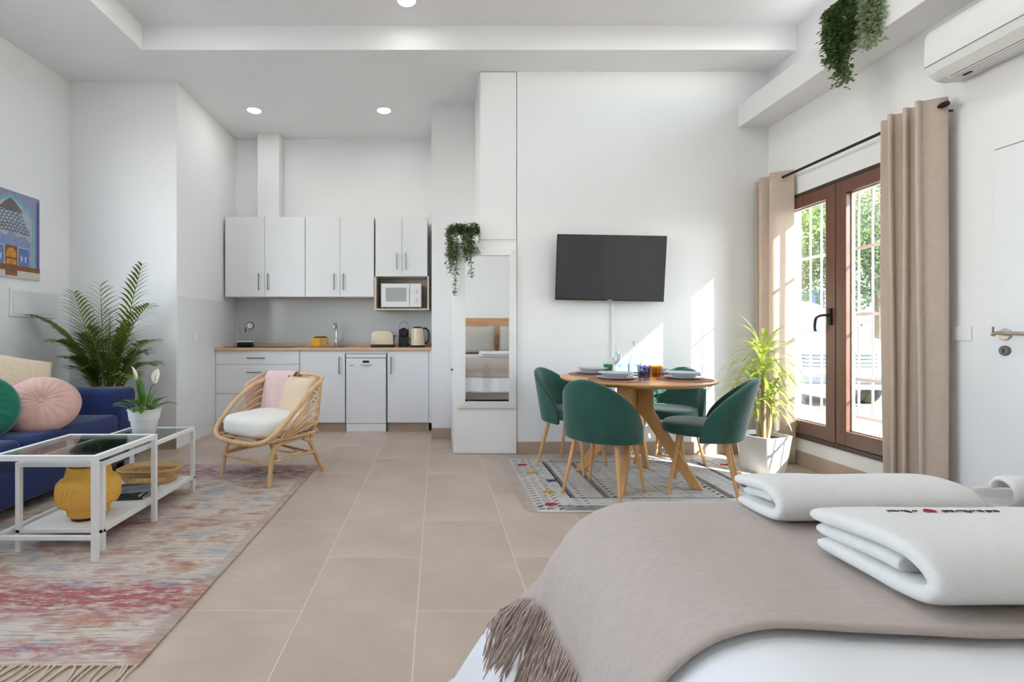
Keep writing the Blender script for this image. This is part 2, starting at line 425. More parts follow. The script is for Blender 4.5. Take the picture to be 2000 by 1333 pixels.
for k, (x, y) in enumerate([(-1.7, 2.3), (.35, 2.3), (1.7, 2.2), (-1.7, .6), (.2, .6), (1.7, .6), (-1.7, 3.2), (1.5, 3.0)]):  # unseen lamps added to brighten the room evenly
    downlight(x, y, ZT, FILL_LAMP_W, 'added unseen tray fill light above %s' % ['the coffee tables', 'the middle of the room', 'the dining area', 'the rug fringe', 'the bed edge', 'the bed', 'the rattan chair', 'the dining table'][k])
# ================================================================== KITCHEN
WT = woodm('pale_wood_worktop', (208, 172, 140), (222, 188, 158), .4, 0)
CARC = mat('cabinet_carcass', (232, 228, 222), .5, var=.01)
def pull(o, x, y, z, L, vertical, par, m=STEEL):
    bm = BM(); d = .024
    if vertical:
        tube(bm, [(x, y-d, z-L/2), (x, y-d, z+L/2)], .0055, 8)
        for s in (-.4, .4): tube(bm, [(x, y, z+s*L), (x, y-d, z+s*L)], .004, 6)
    else:
        tube(bm, [(x-L/2, y-d, z), (x+L/2, y-d, z)], .0055, 8)
        for s in (-.4, .4): tube(bm, [(x+s*L, y, z), (x+s*L, y-d, z)], .004, 6)
    P('handle', bm, m, par, smooth=True, w=True)
KY, g3 = 5.27, .002
def base_unit(name, label, x0, x1):
    t = T(name, label, 'cabinet', ((x0+x1)/2, KY+.25, 0), group='kitchen base units')
    P('body', B(x0+.001, x1-.001, KY+.02, YK-.02, .095, .878), CARC, t, w=True)
    P('plinth', B(x0, x1, KY+.045, KY+.06, 0, .095), SKIRT, t, w=True)
    return t
u = base_unit('drawer_unit', 'wide white base unit with three drawers left of the sink', XA+.008, -1.498)
for z0, z1, hz in ((.733, .878, .80), (.411, .729, .645), (.098, .407, .32)):
    d = P('drawer', B(XA+.01, -1.498-g3, KY, KY+.019, z0, z1, .0015), LACQ, u, w=True)
    pull(u, -1.965, KY, hz, .195, False, d)
u = base_unit('sink_unit', 'white base unit under the sink, between drawers and dishwasher', -1.496, -1.004)
d = P('door', B(-1.496+g3, -1.004-g3, KY, KY+.019, .098, .878, .0015), LACQ, u, w=True); pull(u, -1.065, KY, .72, .19, True, d)
u = base_unit('end_unit', 'white base unit right of the dishwasher at the wall', -.548, XS-.036)
d = P('door', B(-.548+g3, XS-.036-g3, KY, KY+.019, .098, .878, .0015), LACQ, u, w=True); pull(u, -.505, KY, .72, .19, True, d)
P('filler_strip', B(XS-.035, XS-.001, KY+.004, KY+.02, .095, .878), LACQ, u, w=True)
# dishwasher
dw = T('dishwasher', 'slim white freestanding dishwasher with a small black display', 'dishwasher', (-.776, KY+.2, 0))
P('body', B(-.995, -.557, KY+.02, YK-.05, .02, .845), mat('dishwasher_body', (150, 150, 150), .5), dw, w=True)
P('top_panel', B(-.992, -.560, KY-.008, KY+.022, .803, .842, .004), WHITEP, dw, w=True)
dd = P('door', B(-.992, -.560, KY-.012, KY+.02, .092, .797, .005), mat('appliance_white', (236, 237, 239), .3, var=.005), dw, w=True)
P('display', B(-.812, -.742, KY-.0145, KY-.011, .748, .772, .001), BLACK, dd, w=True)
P('button_row', prism(BM(), [(-.838, .733), (-.70, .733), (-.715, .712), (-.745, .702), (-.795, .702), (-.825, .712)], KY-.0135, KY-.011), mat('pale_grey_print', (196, 196, 198), .4), dd, w=True)
P('badge', B(-.953, -.91, KY-.0135, KY-.011, .716, .723), mat('grey_badge', (130, 130, 132), .4), dd, w=True)
P('plinth', B(-.990, -.562, KY-.004, KY+.02, .0, .088, .003), WHITEP, dw, w=True)
P('cover_strip', B(-1.002, -.550, KY+.002, KY+.018, .848, .878), LACQ, dw, w=True)
# worktop
wt = T('worktop', 'long pale wood worktop with a low upstand across the kitchen', 'worktop', (-1.24, 5.5, .88))
P('slab', B(XA+.007, XS-.001, KY-.03, YK-.009, .880, .911, .003), WT, wt, w=True)
P('upstand', B(XA+.007, XS-.001, YK-.024, YK-.009, .911, .948, .002), WT, wt, w=True)
tag(P('hob', B(-2.33, -1.56, 5.29, 5.74, .9115, .918, .003), mat('black_hob_glass', (16, 15, 15), .06, var=0)), 'flat black glass hob set into the worktop', 'hob')
sk = T('kitchen_sink', 'shallow steel sink set into the worktop by the tap', 'sink', (-1.25, 5.5, .911))
bm = BM(); x0, x1, y0, y1 = -1.45, -1.05, 5.33, 5.66
for a in ((x0, x1, y0, y0+.02), (x0, x1, y1-.02, y1), (x0, x0+.02, y0+.02, y1-.02), (x1-.02, x1, y0+.02, y1-.02)): box(bm, *a, .9115, .916, .001)
P('rim', bm, STEEL, sk, w=True)
P('basin', B(x0+.02, x1-.02, y0+.02, y1-.02, .9112, .9125), mat('basin_steel', (110, 110, 112), .3, .9), sk, w=True)
tp = T('tap', 'chrome kitchen tap with tall arched spout', 'tap', (-1.185, 5.69, .911))
P('base', lathe(BM(), [(.026, 0), (.026, .012), (.02, .016), (.02, .09), (.014, .1), (0, .1)], 18), CHROME, tp, smooth=True)
P('spout', tube(BM(), spline([(0, 0, .09), (0, 0, .22), (0, -.03, .265), (0, -.09, .265), (0, -.12, .235), (0, -.12, .20)], 5), .012, 10), CHROME, tp, smooth=True)
P('lever', tube(BM(), [(.018, 0, .06), (.05, -.005, .075), (.085, -.012, .105)], [.009, .008, .006], 8), CHROME, tp, smooth=True)
# wall units
UY = 5.46
def wall_unit(name, label, xs, z0, hz, hx, z1=2.374):
    t = T(name, label, 'cabinet', ((xs[0]+xs[-1])/2, UY+.17, z0), group='kitchen wall cabinets')
    P('body', B(xs[0]+.001, xs[-1]-.001, UY+.019, YK-.009, z0+.001, z1), CARC, t, w=True)
    for a, b, hh in zip(xs[:-1], xs[1:], hx):
        d = P('door', B(a+g3, b-g3, UY, UY+.018, z0, z1, .0015), LACQ, t, w=True); pull(t, hh, UY, hz, .185, True, d)
    return t
wall_unit('wall_cabinet', 'white two-door wall cabinet under the square duct', (-2.388, -1.943, -1.490), 1.477, 1.645, (-2.005, -1.902))
wall_unit('wall_cabinet', 'white two-door wall cabinet in the middle of the row', (-1.487, -1.098, -.716), 1.477, 1.645, (-1.16, -1.058))
t = wall_unit('wall_cabinet', 'short white two-door wall cabinet with the microwave niche below', (-.702, -.402, -.115), 1.707, 1.875, (-.46, -.362))
bm = BM()
box(bm, -.712, -.692, UY-.005, YK-.009, 1.328, 1.706, .001); box(bm, -.118, -.098, UY-.005, YK-.009, 1.328, 1.706, .001)
box(bm, -.692, -.118, UY-.005, YK-.009, 1.328, 1.346, .001); box(bm, -.692, -.118, YK-.02, YK-.009, 1.346, 1.70)
P('open_niche', bm, mat('niche_board', (214, 202, 190), .5, var=.02), t, w=True)
# microwave
mw = T('microwave', 'small white microwave in the niche under the wall cabinet', 'microwave', (-.41, 5.6, 1.346))
mx0, mx1, mz0, mz1 = -.642, -.186, 1.36, 1.632
P('body', B(mx0, mx1, 5.505, 5.77, mz0, mz1, .006), WHITEP, mw, w=True)
dr = P('door', B(mx0+.003, -.315, 5.49, 5.506, mz0+.004, mz1-.004, .004), WHITEP, mw, w=True)
P('window', B(mx0+.055, -.352, 5.4885, 5.491, mz0+.065, mz1-.05, .001), mat('microwave_mesh_window', (176, 178, 180), .25), dr, w=True)
P('handle', B(-.337, -.325, 5.478, 5.49, mz0+.05, mz1-.04, .004), WHITEP, dr, w=True)
cp = P('control_panel', B(-.312, mx1-.003, 5.49, 5.506, mz0+.004, mz1-.004, .004), WHITEP, mw, w=True)
for zz in (1.55, 1.44): P('knob', lathe(BM(), [(.024, 0), (.024, .012), (.018, .016), (0, .016)], 18, Tr(-.25, 5.49, zz) @ Matrix.Rotation(PI/2, 4, 'X')), mat('knob_white', (226, 226, 228), .35), cp, smooth=True, w=True)
for sx in (mx0+.04, mx1-.04):
    for sy in (5.53, 5.74): P('foot', B(sx-.015, sx+.015, sy-.015, sy+.015, 1.346, 1.361), BLACK, mw, w=True)
# counter things
to = T('toaster', 'cream toaster with black base on the worktop', 'toaster', (-.615, 5.46, .911))
bm = BM(); prism(bm, [(-.122, .03), (-.117, .14), (-.10, .17), (-.07, .183), (.07, .183), (.10, .17), (.117, .14), (.122, .03)], -.075, .075, b=.006)
P('body', bm, IVORY, to, smooth=True)
P('base', B(-.13, .13, -.08, .08, 0, .032, .006), BLACK, to)
P('slot', B(-.085, .085, -.018, .018, .182, .1845), BLACK, to)
P('lever', B(.118, .15, -.012, .012, .12, .134, .003), BLACK, to)
P('side_panel', B(.118, .128, -.03, .03, .04, .13, .003), STEEL, to)
P('badge', B(-.105, -.08, -.0775, -.075, .052, .058), STEEL, to)
cm = T('coffee_machine', 'small black coffee machine with a wire hoop on top', 'coffee machine', (-.385, 5.47, .911))
bm = BM(); box(bm, -.055, .055, -.07, .10, 0, .02, .004); box(bm, -.055, .055, .0, .10, .02, .20, .01)
P('body', bm, BLACK, cm)
P('head', lathe(BM(), [(0, -.075), (.045, -.075), (.052, -.06), (.052, .04), (.04, .06), (0, .06)], 20, Tr(0, .02, .165) @ Matrix.Rotation(PI/2, 4, 'X')), BLACK, cm, smooth=True)
P('drip_tray', B(-.045, .045, -.068, 0, .02, .032, .003), BLACKM, cm)
P('side_handle', tube(BM(), spline([(.05, .03, .02), (.075, .03, .03), (.078, .03, .08), (.055, .03, .10)], 4), .005, 6), BLACK, cm, smooth=True)
P('hoop', tube(BM(), spline([(-.05, .04, .14), (-.05, .04, .235), (-.03, .04, .275), (0, .04, .288), (.03, .04, .275), (.05, .04, .235), (.05, .04, .14)], 5), .003, 6), STEEL, cm, smooth=True)
ke = T('kettle', 'cream electric kettle with black handle at the right wall', 'kettle', (-.225, 5.46, .911))
P('base', lathe(BM(), [(.085, 0), (.088, .01), (.08, .022), (0, .022)], 26), BLACK, ke, smooth=True)
P('body', lathe(BM(), [(.078, .022), (.08, .03), (.072, .15), (.063, .205), (.06, .212), (0, .212)], 26), IVORY, ke, smooth=True)
P('lid', lathe(BM(), [(.058, .212), (.05, .224), (.02, .231), (0, .232)], 26), BLACK, ke, smooth=True)
P('handle', tube(BM(), spline([(.055, 0, .205), (.09, 0, .21), (.118, 0, .18), (.124, 0, .12), (.112, 0, .06), (.075, 0, .045)], 4), [.011]*21, 8), BLACK, ke, smooth=True)
P('spout', prism(BM(), [(-.055, .205), (-.082, .20), (-.068, .16)], -.018, .018, b=.003), IVORY, ke)
# yellow box of dish things + utensil stand
yb = T('cleaning_box', 'small yellow box with dark lid beside the tap', 'box', (-1.31, 5.42, .918), .12)
P('box_body', B(-.085, .085, -.045, .045, 0, .10, .006), mat('yellow_card', (238, 172, 24), .5, var=.06), yb)
P('printed_panel', B(.0, .086, -.0465, -.044, .01, .09), mat('ochre_print', (186, 150, 78), .5, var=.25, vscale=40), yb)
P('dark_lid', prism(BM(), [(-.07, .10), (-.05, .112), (.05, .116), (.085, .10)], -.046, .046), mat('dark_brown_lid', (58, 42, 34), .5), yb)
us = T('utensil_stand', 'clear utensil stand with black base on the hob', 'utensil stand', (-2.2, 5.56, .918))
P('base', B(-.08, .08, -.05, .05, 0, .045, .008), BLACK, us)
P('top_plate', B(-.082, .085, -.052, .052, .045, .062, .006), mat('milky_plastic', (232, 236, 238), .2), us)
P('rear_post', tube(BM(), [(.05, .03, .06), (.05, .03, .22)], .005, 8), CHROME, us, smooth=True)
P('hook_ring', lathe(BM(), [(.034, -.006), (.042, -.006), (.042, .006), (.034, .006), (.034, -.006)], 24, Tr(.05, .02, .235) @ Matrix.Rotation(PI/2, 4, 'X'), close=False), BLACK, us, smooth=True)
P('ladle_bowl', lathe(BM(), [(0, -.012), (.02, -.008), (.032, .004), (.034, .006), (.0, .004)], 20, Tr(.05, .012, .235) @ Matrix.Rotation(PI/2, 4, 'X')), CHROME, us, smooth=True)
P('hanging_spoon', tube(BM(), [(-.005, .01, .215), (.0, .01, .19), (-.004, .01, .16)], [.006, .012, .009], 8), STEEL, us, smooth=True)
P('hanging_spatula', tube(BM(), [(-.07, .01, .225), (-.068, .01, .18), (-.06, .01, .14)], [.003, .003, .004], 6), STEEL, us, smooth=True)
tag(P('wall_socket', B(XA+.005, XA+.014, 4.78, 4.86, .98, 1.06, .003), WHITEP), 'white wall socket on the alcove side panel', 'socket')

# ================================================================== TALL CUPBOARD, MIRROR, TV
cb = T('tall_cupboard', 'full-height white built-in cupboard stepped in at the top', 'cupboard', (.42, 4.6, 0))
P('lower_body', B(.141, .699, YB-.002, 4.929, 0, 1.872, .002), PANEL, cb, w=True)
P('upper_body', B(.374, .699, YB+.004, 4.929, 1.873, ZC-.002, .002), PANEL, cb, w=True)
P('front_panel', B(.146, .696, YB-.012, YB-.002, .006, 1.868, .002), PANEL, cb, w=True)
P('upper_front_panel', B(.378, .692, YB-.006, YB+.004, 1.90, ZC-.008, .002), PANEL, cb, w=True)
P('side_door', B(.135, .141, YB+.03, 4.90, .745, 1.86, .001), PANEL, cb, w=True)
P('side_drawer', B(.135, .141, YB+.03, 4.90, .02, .735, .001), PANEL, cb, w=True)
P('finger_pull', B(.118, .135, 4.36, 4.46, .735, .745, .002), BLACKM, cb, w=True)
mr = T('mirror', 'tall white framed mirror hung on the cupboard front', 'mirror', (.433, YB-.03, .41))
mx0, mx1, mz0, mz1 = .172, .690, .408, 1.808; gx0, gx1, gz0, gz1 = .243, .628, .468, 1.752
def framebar(bm, q):  # quad in xz -> bevelled profile bar
    t = BM(); A = [t.verts.new((a, YB-.013, c)) for a, c in q]; C = [t.verts.new((a, YB-.04, c)) for a, c in q]
    # outer edge thinner than the inner lip
    for v in C[:2]: v.co.y = YB-.030
    t.faces.new(A); t.faces.new(C[::-1])
    for i in range(4): t.faces.new((A[i], C[i], C[(i+1) % 4], A[(i+1) % 4]))
    bmesh.ops.recalc_face_normals(t, faces=t.faces); bmesh.ops.bevel(t, geom=t.edges[:], offset=.003, segments=2, affect='EDGES', profile=.5); merge(bm, t)
for q in ([(mx0, mz0), (mx1, mz0), (gx1, gz0), (gx0, gz0)], [(mx1, mz0), (mx1, mz1), (gx1, gz1), (gx1, gz0)],
          [(mx1, mz1), (mx0, mz1), (gx0, gz1), (gx1, gz1)], [(mx0, mz1), (mx0, mz0), (gx0, gz0), (gx0, gz1)]):
    bm = BM(); framebar(bm, q); P('frame_bar', bm, WHITEM, mr, w=True)
P('mirror_glass', B(gx0-.01, gx1+.01, YB-.026, YB-.02, gz0-.01, gz1+.01), mat('mirror_silver', (238, 240, 242), .0, 1, var=0), mr, w=True)
# television
tv = T('television', 'black flat screen television on the white wall', 'television', (1.497, 4.215, 1.634), (math.radians(4), math.radians(1.1), math.radians(-.5)))
w2, h2 = .470, .283
P('back_housing', B(-.30, .30, .012, .05, -.20, .18, .01), BLACK, tv)
P('bezel', B(-w2, w2, -.012, .014, -h2, h2, .003), BLACK, tv)
P('screen', B(-w2+.006, w2-.006, -.0135, -.0115, -h2+.012, h2-.006), mat('tv_screen', (38, 38, 41), .06, var=0, spec=.8), tv)
P('brand_badge', B(-.02, .02, -.0145, -.012, -h2+.002, -h2+.008), CHROME, tv)
P('wall_bracket', B(-.10, .10, .05, .075, -.10, .10), BLACKM, tv)
tag(P('cable_cover', B(1.535, 1.562, YB-.014, YB, .16, 1.40, .003), mat('cable_cover_white', (238, 238, 238), .5)), 'thin white cable cover running down below the television', 'cable cover')
tag(P('light_switch', B(XR-.010, XR, 2.665, 2.765, 1.03, 1.11, .003), WHITEP), 'white double light switch between curtain and white door', 'switch')
bp = T('fuse_box', 'flat white fuse box cover under the poster', 'fuse box', (XL, 4.115, 1.2))
P('frame', B(XL, XL+.014, 3.865, 4.365, 1.205, 1.435, .004), WHITEP, bp, w=True)
P('cover', B(XL+.012, XL+.02, 3.885, 4.345, 1.225, 1.415, .003), mat('fuse_cover', (226, 230, 234), .3), bp, w=True)

# poster: flat print of a tiled archway
po = T('poster', 'framed print of a blue tiled archway with wooden door', 'picture', (XL, 3.93, 1.52))
py0, py1, pz0, pz1 = 3.66, 4.143, 1.515, 2.205
P('frame', B(XL, XL+.018, py0-.004, py1+.004, pz0-.004, pz1+.004, .002), WHITEP, po, w=True)
pm = [mat('print_'+n, c, .5, var=v, vscale=30) for n, c, v in (
    ('lilac', (142, 148, 176), .08), ('teal', (122, 176, 190), .12), ('pale_vault', (168, 178, 190), .15), ('ink', (36, 42, 58), .1),
    ('blue', (96, 122, 176), .15), ('orange', (206, 138, 40), .25), ('brown', (132, 84, 46), .2), ('pale', (206, 202, 196), .05),
    ('violet', (92, 92, 148), .15), ('taupe', (112, 104, 98), .1), ('sky', (120, 152, 205), .1))]
bm = BM(); lay = [0]; pc = 3.865     # arch axis
def face(pts, k):
    lay[0] += 1; x = XL+.0182+lay[0]*.00004
    f = bm.faces.new([bm.verts.new((x, a, c)) for a, c in pts]); f.material_index = k
    f.normal_update()
    if f.normal.x < 0: f.normal_flip()
def sym(pts): return [(pc-a, c) for a, c in pts]+[(pc+a, c) for a, c in pts[::-1]]
face([(py0, pz0), (py1, pz0), (py1, pz1), (py0, pz1)], 0)
face([(py1-.035, pz0+.09), (py1-.004, pz0+.09), (py1-.004, pz1-.03), (py1-.035, pz1-.03)], 8)
def arch(w, zs, top, zb, n=8):
    L = [(w, zb), (w, zs)]
    for i in range(1, n): t = i/n; L.append((w*(1-t**1.6), zs+(top-zs)*(t**.62)))
    return [(pc-a, c) for a, c in L]+[(pc, top)]+[(pc+a, c) for a, c in L[::-1]]
face(arch(.225, 1.95, 2.185, 1.60), 1); face(arch(.20, 1.94, 2.155, 1.60), 2)
face([(pc-.115, 2.05), (pc+.115, 2.05), (pc+.05, 2.115), (pc, 2.15), (pc-.05, 2.115)], 9)
random.seed(3)
for r in range(7):                       # stalactite vault: rows of little dark arches
    zz = 2.045-r*.026; n = 5+r; hw = .10+.013*r; hw = min(hw, .18)
    for i in range(n):
        a = pc-hw+2*hw*i/n; d = 2*hw/n; s = abs((i+.5)/n-.5)*.03
        face([(a, zz-s), (a+d*.5, zz+.016-s), (a+d, zz-s), (a+d*.93, zz-.006-s), (a+d*.5, zz+.009-s), (a+d*.1, zz-.006-s)], 3)
face([(pc-.19, 1.62), (pc+.19, 1.62), (pc+.19, 1.82), (pc+.12, 1.86), (pc+.05, 1.84), (pc, 1.90), (pc-.05, 1.84), (pc-.12, 1.86), (pc-.19, 1.82)], 0)
face([(pc-.19, 1.76), (pc+.19, 1.76), (pc+.19, 1.79), (pc-.19, 1.79)], 10)
for s in (-1, 1):
    face([(pc+s*.06, 1.61), (pc+s*.175, 1.61), (pc+s*.175, 1.765), (pc+s*.06, 1.765)], 7); face([(pc+s*.065, 1.615), (pc+s*.17, 1.615), (pc+s*.17, 1.76), (pc+s*.065, 1.76)], 4)
    face([(pc+s*.09, 1.65), (pc+s*.10, 1.65), (pc+s*.105, 1.69), (pc+s*.085, 1.70)], 7); face([(pc+s*.14, 1.65), (pc+s*.13, 1.65), (pc+s*.125, 1.69), (pc+s*.145, 1.70)], 7)
    face([(pc+s*.04, 1.83), (pc+s*.10, 1.83), (pc+s*.10, 1.795), (pc+s*.04, 1.795)], 10)
face([(py0, pz0+.003), (py1, pz0+.003), (py1, pz0+.10), (py0, pz0+.10)], 6)
face([(py0, pz0+.003), (py1, pz0+.003), (py1, pz0+.06), (pc+.1, pz0+.06), (py0, pz0+.05)], 7)
face([(pc-.055, 1.53), (pc+.055, 1.53), (pc+.055, 1.77), (pc-.055, 1.77)], 6)
face(arch(.046, 1.70, 1.755, 1.62, 5), 5); face([(pc-.046, 1.66), (pc+.046, 1.66), (pc+.046, 1.675), (pc-.046, 1.675)], 6)
bmesh.ops.transform(bm, matrix=wm(po).inverted(), verts=bm.verts)
P('print', bm, pm, po)
random.seed(7)
# ================================================================== LIVING CORNER
sf = T('sofa', 'navy blue fabric sofa along the left wall', 'sofa', (-2.9, 2.95, 0))
sx0, sx1, sy0, sy1 = -3.395, -2.42, 1.75, 3.97
def soft(x0, x1, y0, y1, z0, z1, b): return B(x0, x1, y0, y1, z0, z1, b, seg=4)
P('base', soft(sx0+.02, sx1-.01, sy0+.02, sy1-.02, .075, .30, .02), NAVY, sf, smooth=True, w=True, angle=180)
for k in range(2):
    a = sy0+.235+k*.865; P('seat_cushion', soft(-3.14, sx1, a+.003, a+.862, .295, .455, .045), NAVY, sf, smooth=True, w=True, angle=180)
bm = BM(); prism(bm, [(sx0, .29), (-3.10, .29), (-3.16, .80), (-3.21, .845), (sx0+.04, .845), (sx0, .80)], sy0+.02, sy1-.04, b=.02)
P('backrest', bm, NAVY, sf, smooth=True, w=True, angle=60)
for a, b in ((sy0, sy0+.232), (sy1-.232, sy1)):
    P('armrest', soft(sx0+.01, sx1-.03, a, b, .075, .638, .045), NAVY, sf, smooth=True, w=True, angle=180)
for fx in (sx0+.1, sx1-.09):
    for fy in (sy0+.1, sy1-.12): P('foot', lathe(BM(), [(.022, 0), (.03, .08), (0, .08)], 14, Tr(fx, fy, 0)), BLACK, sf, smooth=True, w=True)
# cushions
def square_cushion(name, label, s, th, loc, rot, m, cat='cushion', group=None):
    bm = BM(); n = 14
    for sg in (1, -1):
        def f(u, v):
            a, b = 2*u-1, 2*v-1
            pin = 1-.10*(1-abs(a)**2.2)*0-.07*(a*a*(1-b*b))*0
            k = (max(0, 1-a**4)*max(0, 1-b**4))**.55
            e = 1-.06*((1-a*a)*(b*b)+(1-b*b)*(a*a))
            return Vector((a*s/2*e, b*s/2*e, sg*th/2*k))
        V = grid(bm, f, n, n)
    bmesh.ops.remove_doubles(bm, verts=bm.verts, dist=.0005); bmesh.ops.recalc_face_normals(bm, faces=bm.faces)
    for v in bm.verts: v.co += .006*noise.noise_vector(v.co*7+Vector((s*9, 0, 0)))
    o = P(name, bm, m, smooth=True, angle=180, keep=True); o.location = loc; o.rotation_euler = rot
    return tag(o, label, cat, group)
def mesh_origin_fix(bm): return bm
def round_cushion(name, label, r, th, loc, normal, m, spin=0):
    t = T(name, label, 'cushion', loc, group='cushions on the sofa')
    t.rotation_euler = Vector(normal).to_track_quat('Z', 'Y').to_euler()
    bm = BM(); nr, na = 12, 64
    for sg in (1, -1):
        def f(u, v):
            rr = u; a = 2*PI*v
            pl = .010*abs(math.sin(a*9))*math.sin(min(1, rr)*PI)
            dim = .35*math.exp(-(rr/.16)**2)
            k = max(0, 1-rr**3.2)**.5*(1-dim)
            return Vector((r*rr*math.cos(a), r*rr*math.sin(a), sg*(th/2*k+(pl-.003 if rr < .97 else 0))))
        grid(bm, f, nr, na)
    bmesh.ops.remove_doubles(bm, verts=bm.verts, dist=.0008); bmesh.ops.recalc_face_normals(bm, faces=bm.faces)
    P('cover', bm, m, t, smooth=True, angle=180)
    P('button', lathe(BM(), [(.018, 0), (.017, .007), (.01, .011), (0, .012)], 16, Tr(0, 0, th*.5*.66)), m, t, smooth=True)
    return t
CREAM = mat('cream_cushion', (226, 208, 180), .9, var=.05, vscale=40, bump=.15, bscale=400)
PINK = mat('dusty_pink_velvet', (214, 172, 160), .8, var=.08, vscale=14, sheen=.5, bump=.05, bscale=300)
GREENC = mat('teal_velvet_cushion', (0, 112, 88), .75, var=.1, vscale=14, sheen=.4)
square_cushion('cushion', 'square cream cushion leaning on the sofa back', .50, .17, (-2.90, 3.30, .70), (math.radians(64), math.radians(14), math.radians(62)), CREAM, group='cushions on the sofa')
round_cushion('round_cushion', 'round pleated dusty pink cushion with a centre button', .215, .15, (-2.60, 3.19, .60), (.62, -.85, .85), PINK)
round_cushion('round_cushion', 'round teal green cushion at the left edge of the picture', .21, .15, (-2.72, 2.86, .63), (.9, -.75, .4), GREENC)
square_cushion('cushion', 'small mauve cushion tucked between green and pink ones', .30, .12, (-2.80, 3.07, .535), (math.radians(25), 0, math.radians(40)), mat('mauve_cushion', (196, 170, 166), .9), group='cushions on the sofa')
# coffee tables
def legs(t, x0, x1, y0, y1, z, s):
    for a in (x0, x1-s):
        for b in (y0, y1-s): P('leg', B(a, a+s, b, b+s, 0, z, .0015), WHITEM, t, w=True)
s = .025
ct = T('side_table', 'square white metal table with glass top straddling the longer one', 'coffee table', (-1.84, 2.51, .008), group='nesting coffee tables')
x0, x1, y0, y1, z = -2.09, -1.59, 2.262, 2.762, .50
legs(ct, x0, x1, y0, y1, z-s, s)
for nm, a in (('top_rail', (x0, x1, y0, y0+s, z-s, z)), ('top_rail', (x0, x1, y1-s, y1, z-s, z)), ('top_rail', (x0, x0+s, y0+s, y1-s, z-s, z)), ('top_rail', (x1-s, x1, y0+s, y1-s, z-s, z)),
              ('lower_rail', (x0+s, x1-s, y0+.003, y0+s-.003, .105, .125)), ('lower_rail', (x0+.003, x0+s-.003, y0+s, y1-s, .105, .125))):
    P(nm, B(*a, .0015), WHITEM, ct, w=True)
TG = glass('smoked_table_glass', (226, 234, 230), .8)
P('glass_top', B(x0+s-.006, x1-s+.006, y0+s-.006, y1-s+.006, z-.009, z-.002), TG, ct, w=True)
lt = T('coffee_table', 'long low white metal coffee table with glass top and shelf', 'coffee table', (-1.85, 2.82, .008), group='nesting coffee tables')
x0, x1, y0, y1, z = -2.062, -1.632, 2.372, 3.272, .44
legs(lt, x0, x1, y0, y1, z-.022, .022)
s = .022
for a in ((x0, x1, y0, y0+s), (x0, x1, y1-s, y1), (x0, x0+s, y0+s, y1-s), (x1-s, x1, y0+s, y1-s)): P('top_rail', B(*a, z-s, z, .0015), WHITEM, lt, w=True)
for a in ((x0, x1, y0+.002, y0+s), (x0, x1, y1-s, y1-.002), (x0+.002, x0+s, y0, y1), (x1-s, x1-.002, y0, y1)): P('shelf_rail', B(*a, .096, .112, .001), WHITEM, lt, w=True)
P('shelf', B(x0+s-.002, x1-s+.002, y0+s-.002, y1-s+.002, .102, .118, .001), mat('white_board', (238, 236, 232), .5, var=.01), lt, w=True)
P('glass_top', B(x0+s-.006, x1-s+.006, y0+s-.006, y1-s+.006, z-.009, z-.002), TG, lt, w=True)
# lantern
g = G('yellow_weave'); v = g.obj((1, 1, 1))
wv = g.n('ShaderNodeTexWave', wave_type='BANDS', bands_direction='Z'); g.l(v, wv.inputs[0]); wv.inputs['Scale'].default_value = 38; wv.inputs['Distortion'].default_value = 4; wv.inputs['Detail'].default_value = 2; wv.inputs['Detail Scale'].default_value = 6
g.l(g.ramp(wv.outputs[1], [(.15, lin((250, 184, 70))), (.6, lin((255, 206, 104)))]), g.b.inputs['Base Color']); g.b.inputs['Roughness'].default_value = .7
g.bump(wv.outputs[1], .6, .006); YW = g.m
ln = T('lantern', 'yellow woven bamboo lantern on the coffee table shelf', 'lantern', (-1.815, 2.53, .118))
P('foot_ring', lathe(BM(), [(.075, 0), (.078, .014), (.07, .016), (0, .016)], 28), BLACK, ln, smooth=True)
prof = [(.076, .014), (.088, .022), (.094, .055), (.10, .062), (.128, .078), (.139, .10), (.141, .15), (.136, .185), (.122, .203), (.102, .213), (.098, .235), (.092, .262), (.082, .272)]
P('woven_shade', lathe(BM(), prof, 48, close=False), YW, ln, smooth=True, mods=[('SOLIDIFY', dict(thickness=.004, offset=-1))], angle=180)
bm = BM()
for k in range(36):
    a = 2*PI*k/36
    tube(bm, [((r+.001)*math.cos(a+.5*i/12), (r+.001)*math.sin(a+.5*i/12), zz) for i, (r, zz) in enumerate(prof)], .0018, 4)
P('bamboo_ribs', bm, mat('yellow_cane', (252, 196, 88), .6), ln, smooth=True)
P('top_ring', lathe(BM(), [(.078, .268), (.086, .268), (.086, .276), (.078, .276), (.078, .268)], 40, close=False), mat('brown_rim', (150, 92, 30), .6), ln, smooth=True)
P('lamp_socket', lathe(BM(), [(.02, .016), (.02, .07), (.03, .1), (.03, .13), (0, .15)], 16), WHITEP, ln, smooth=True)
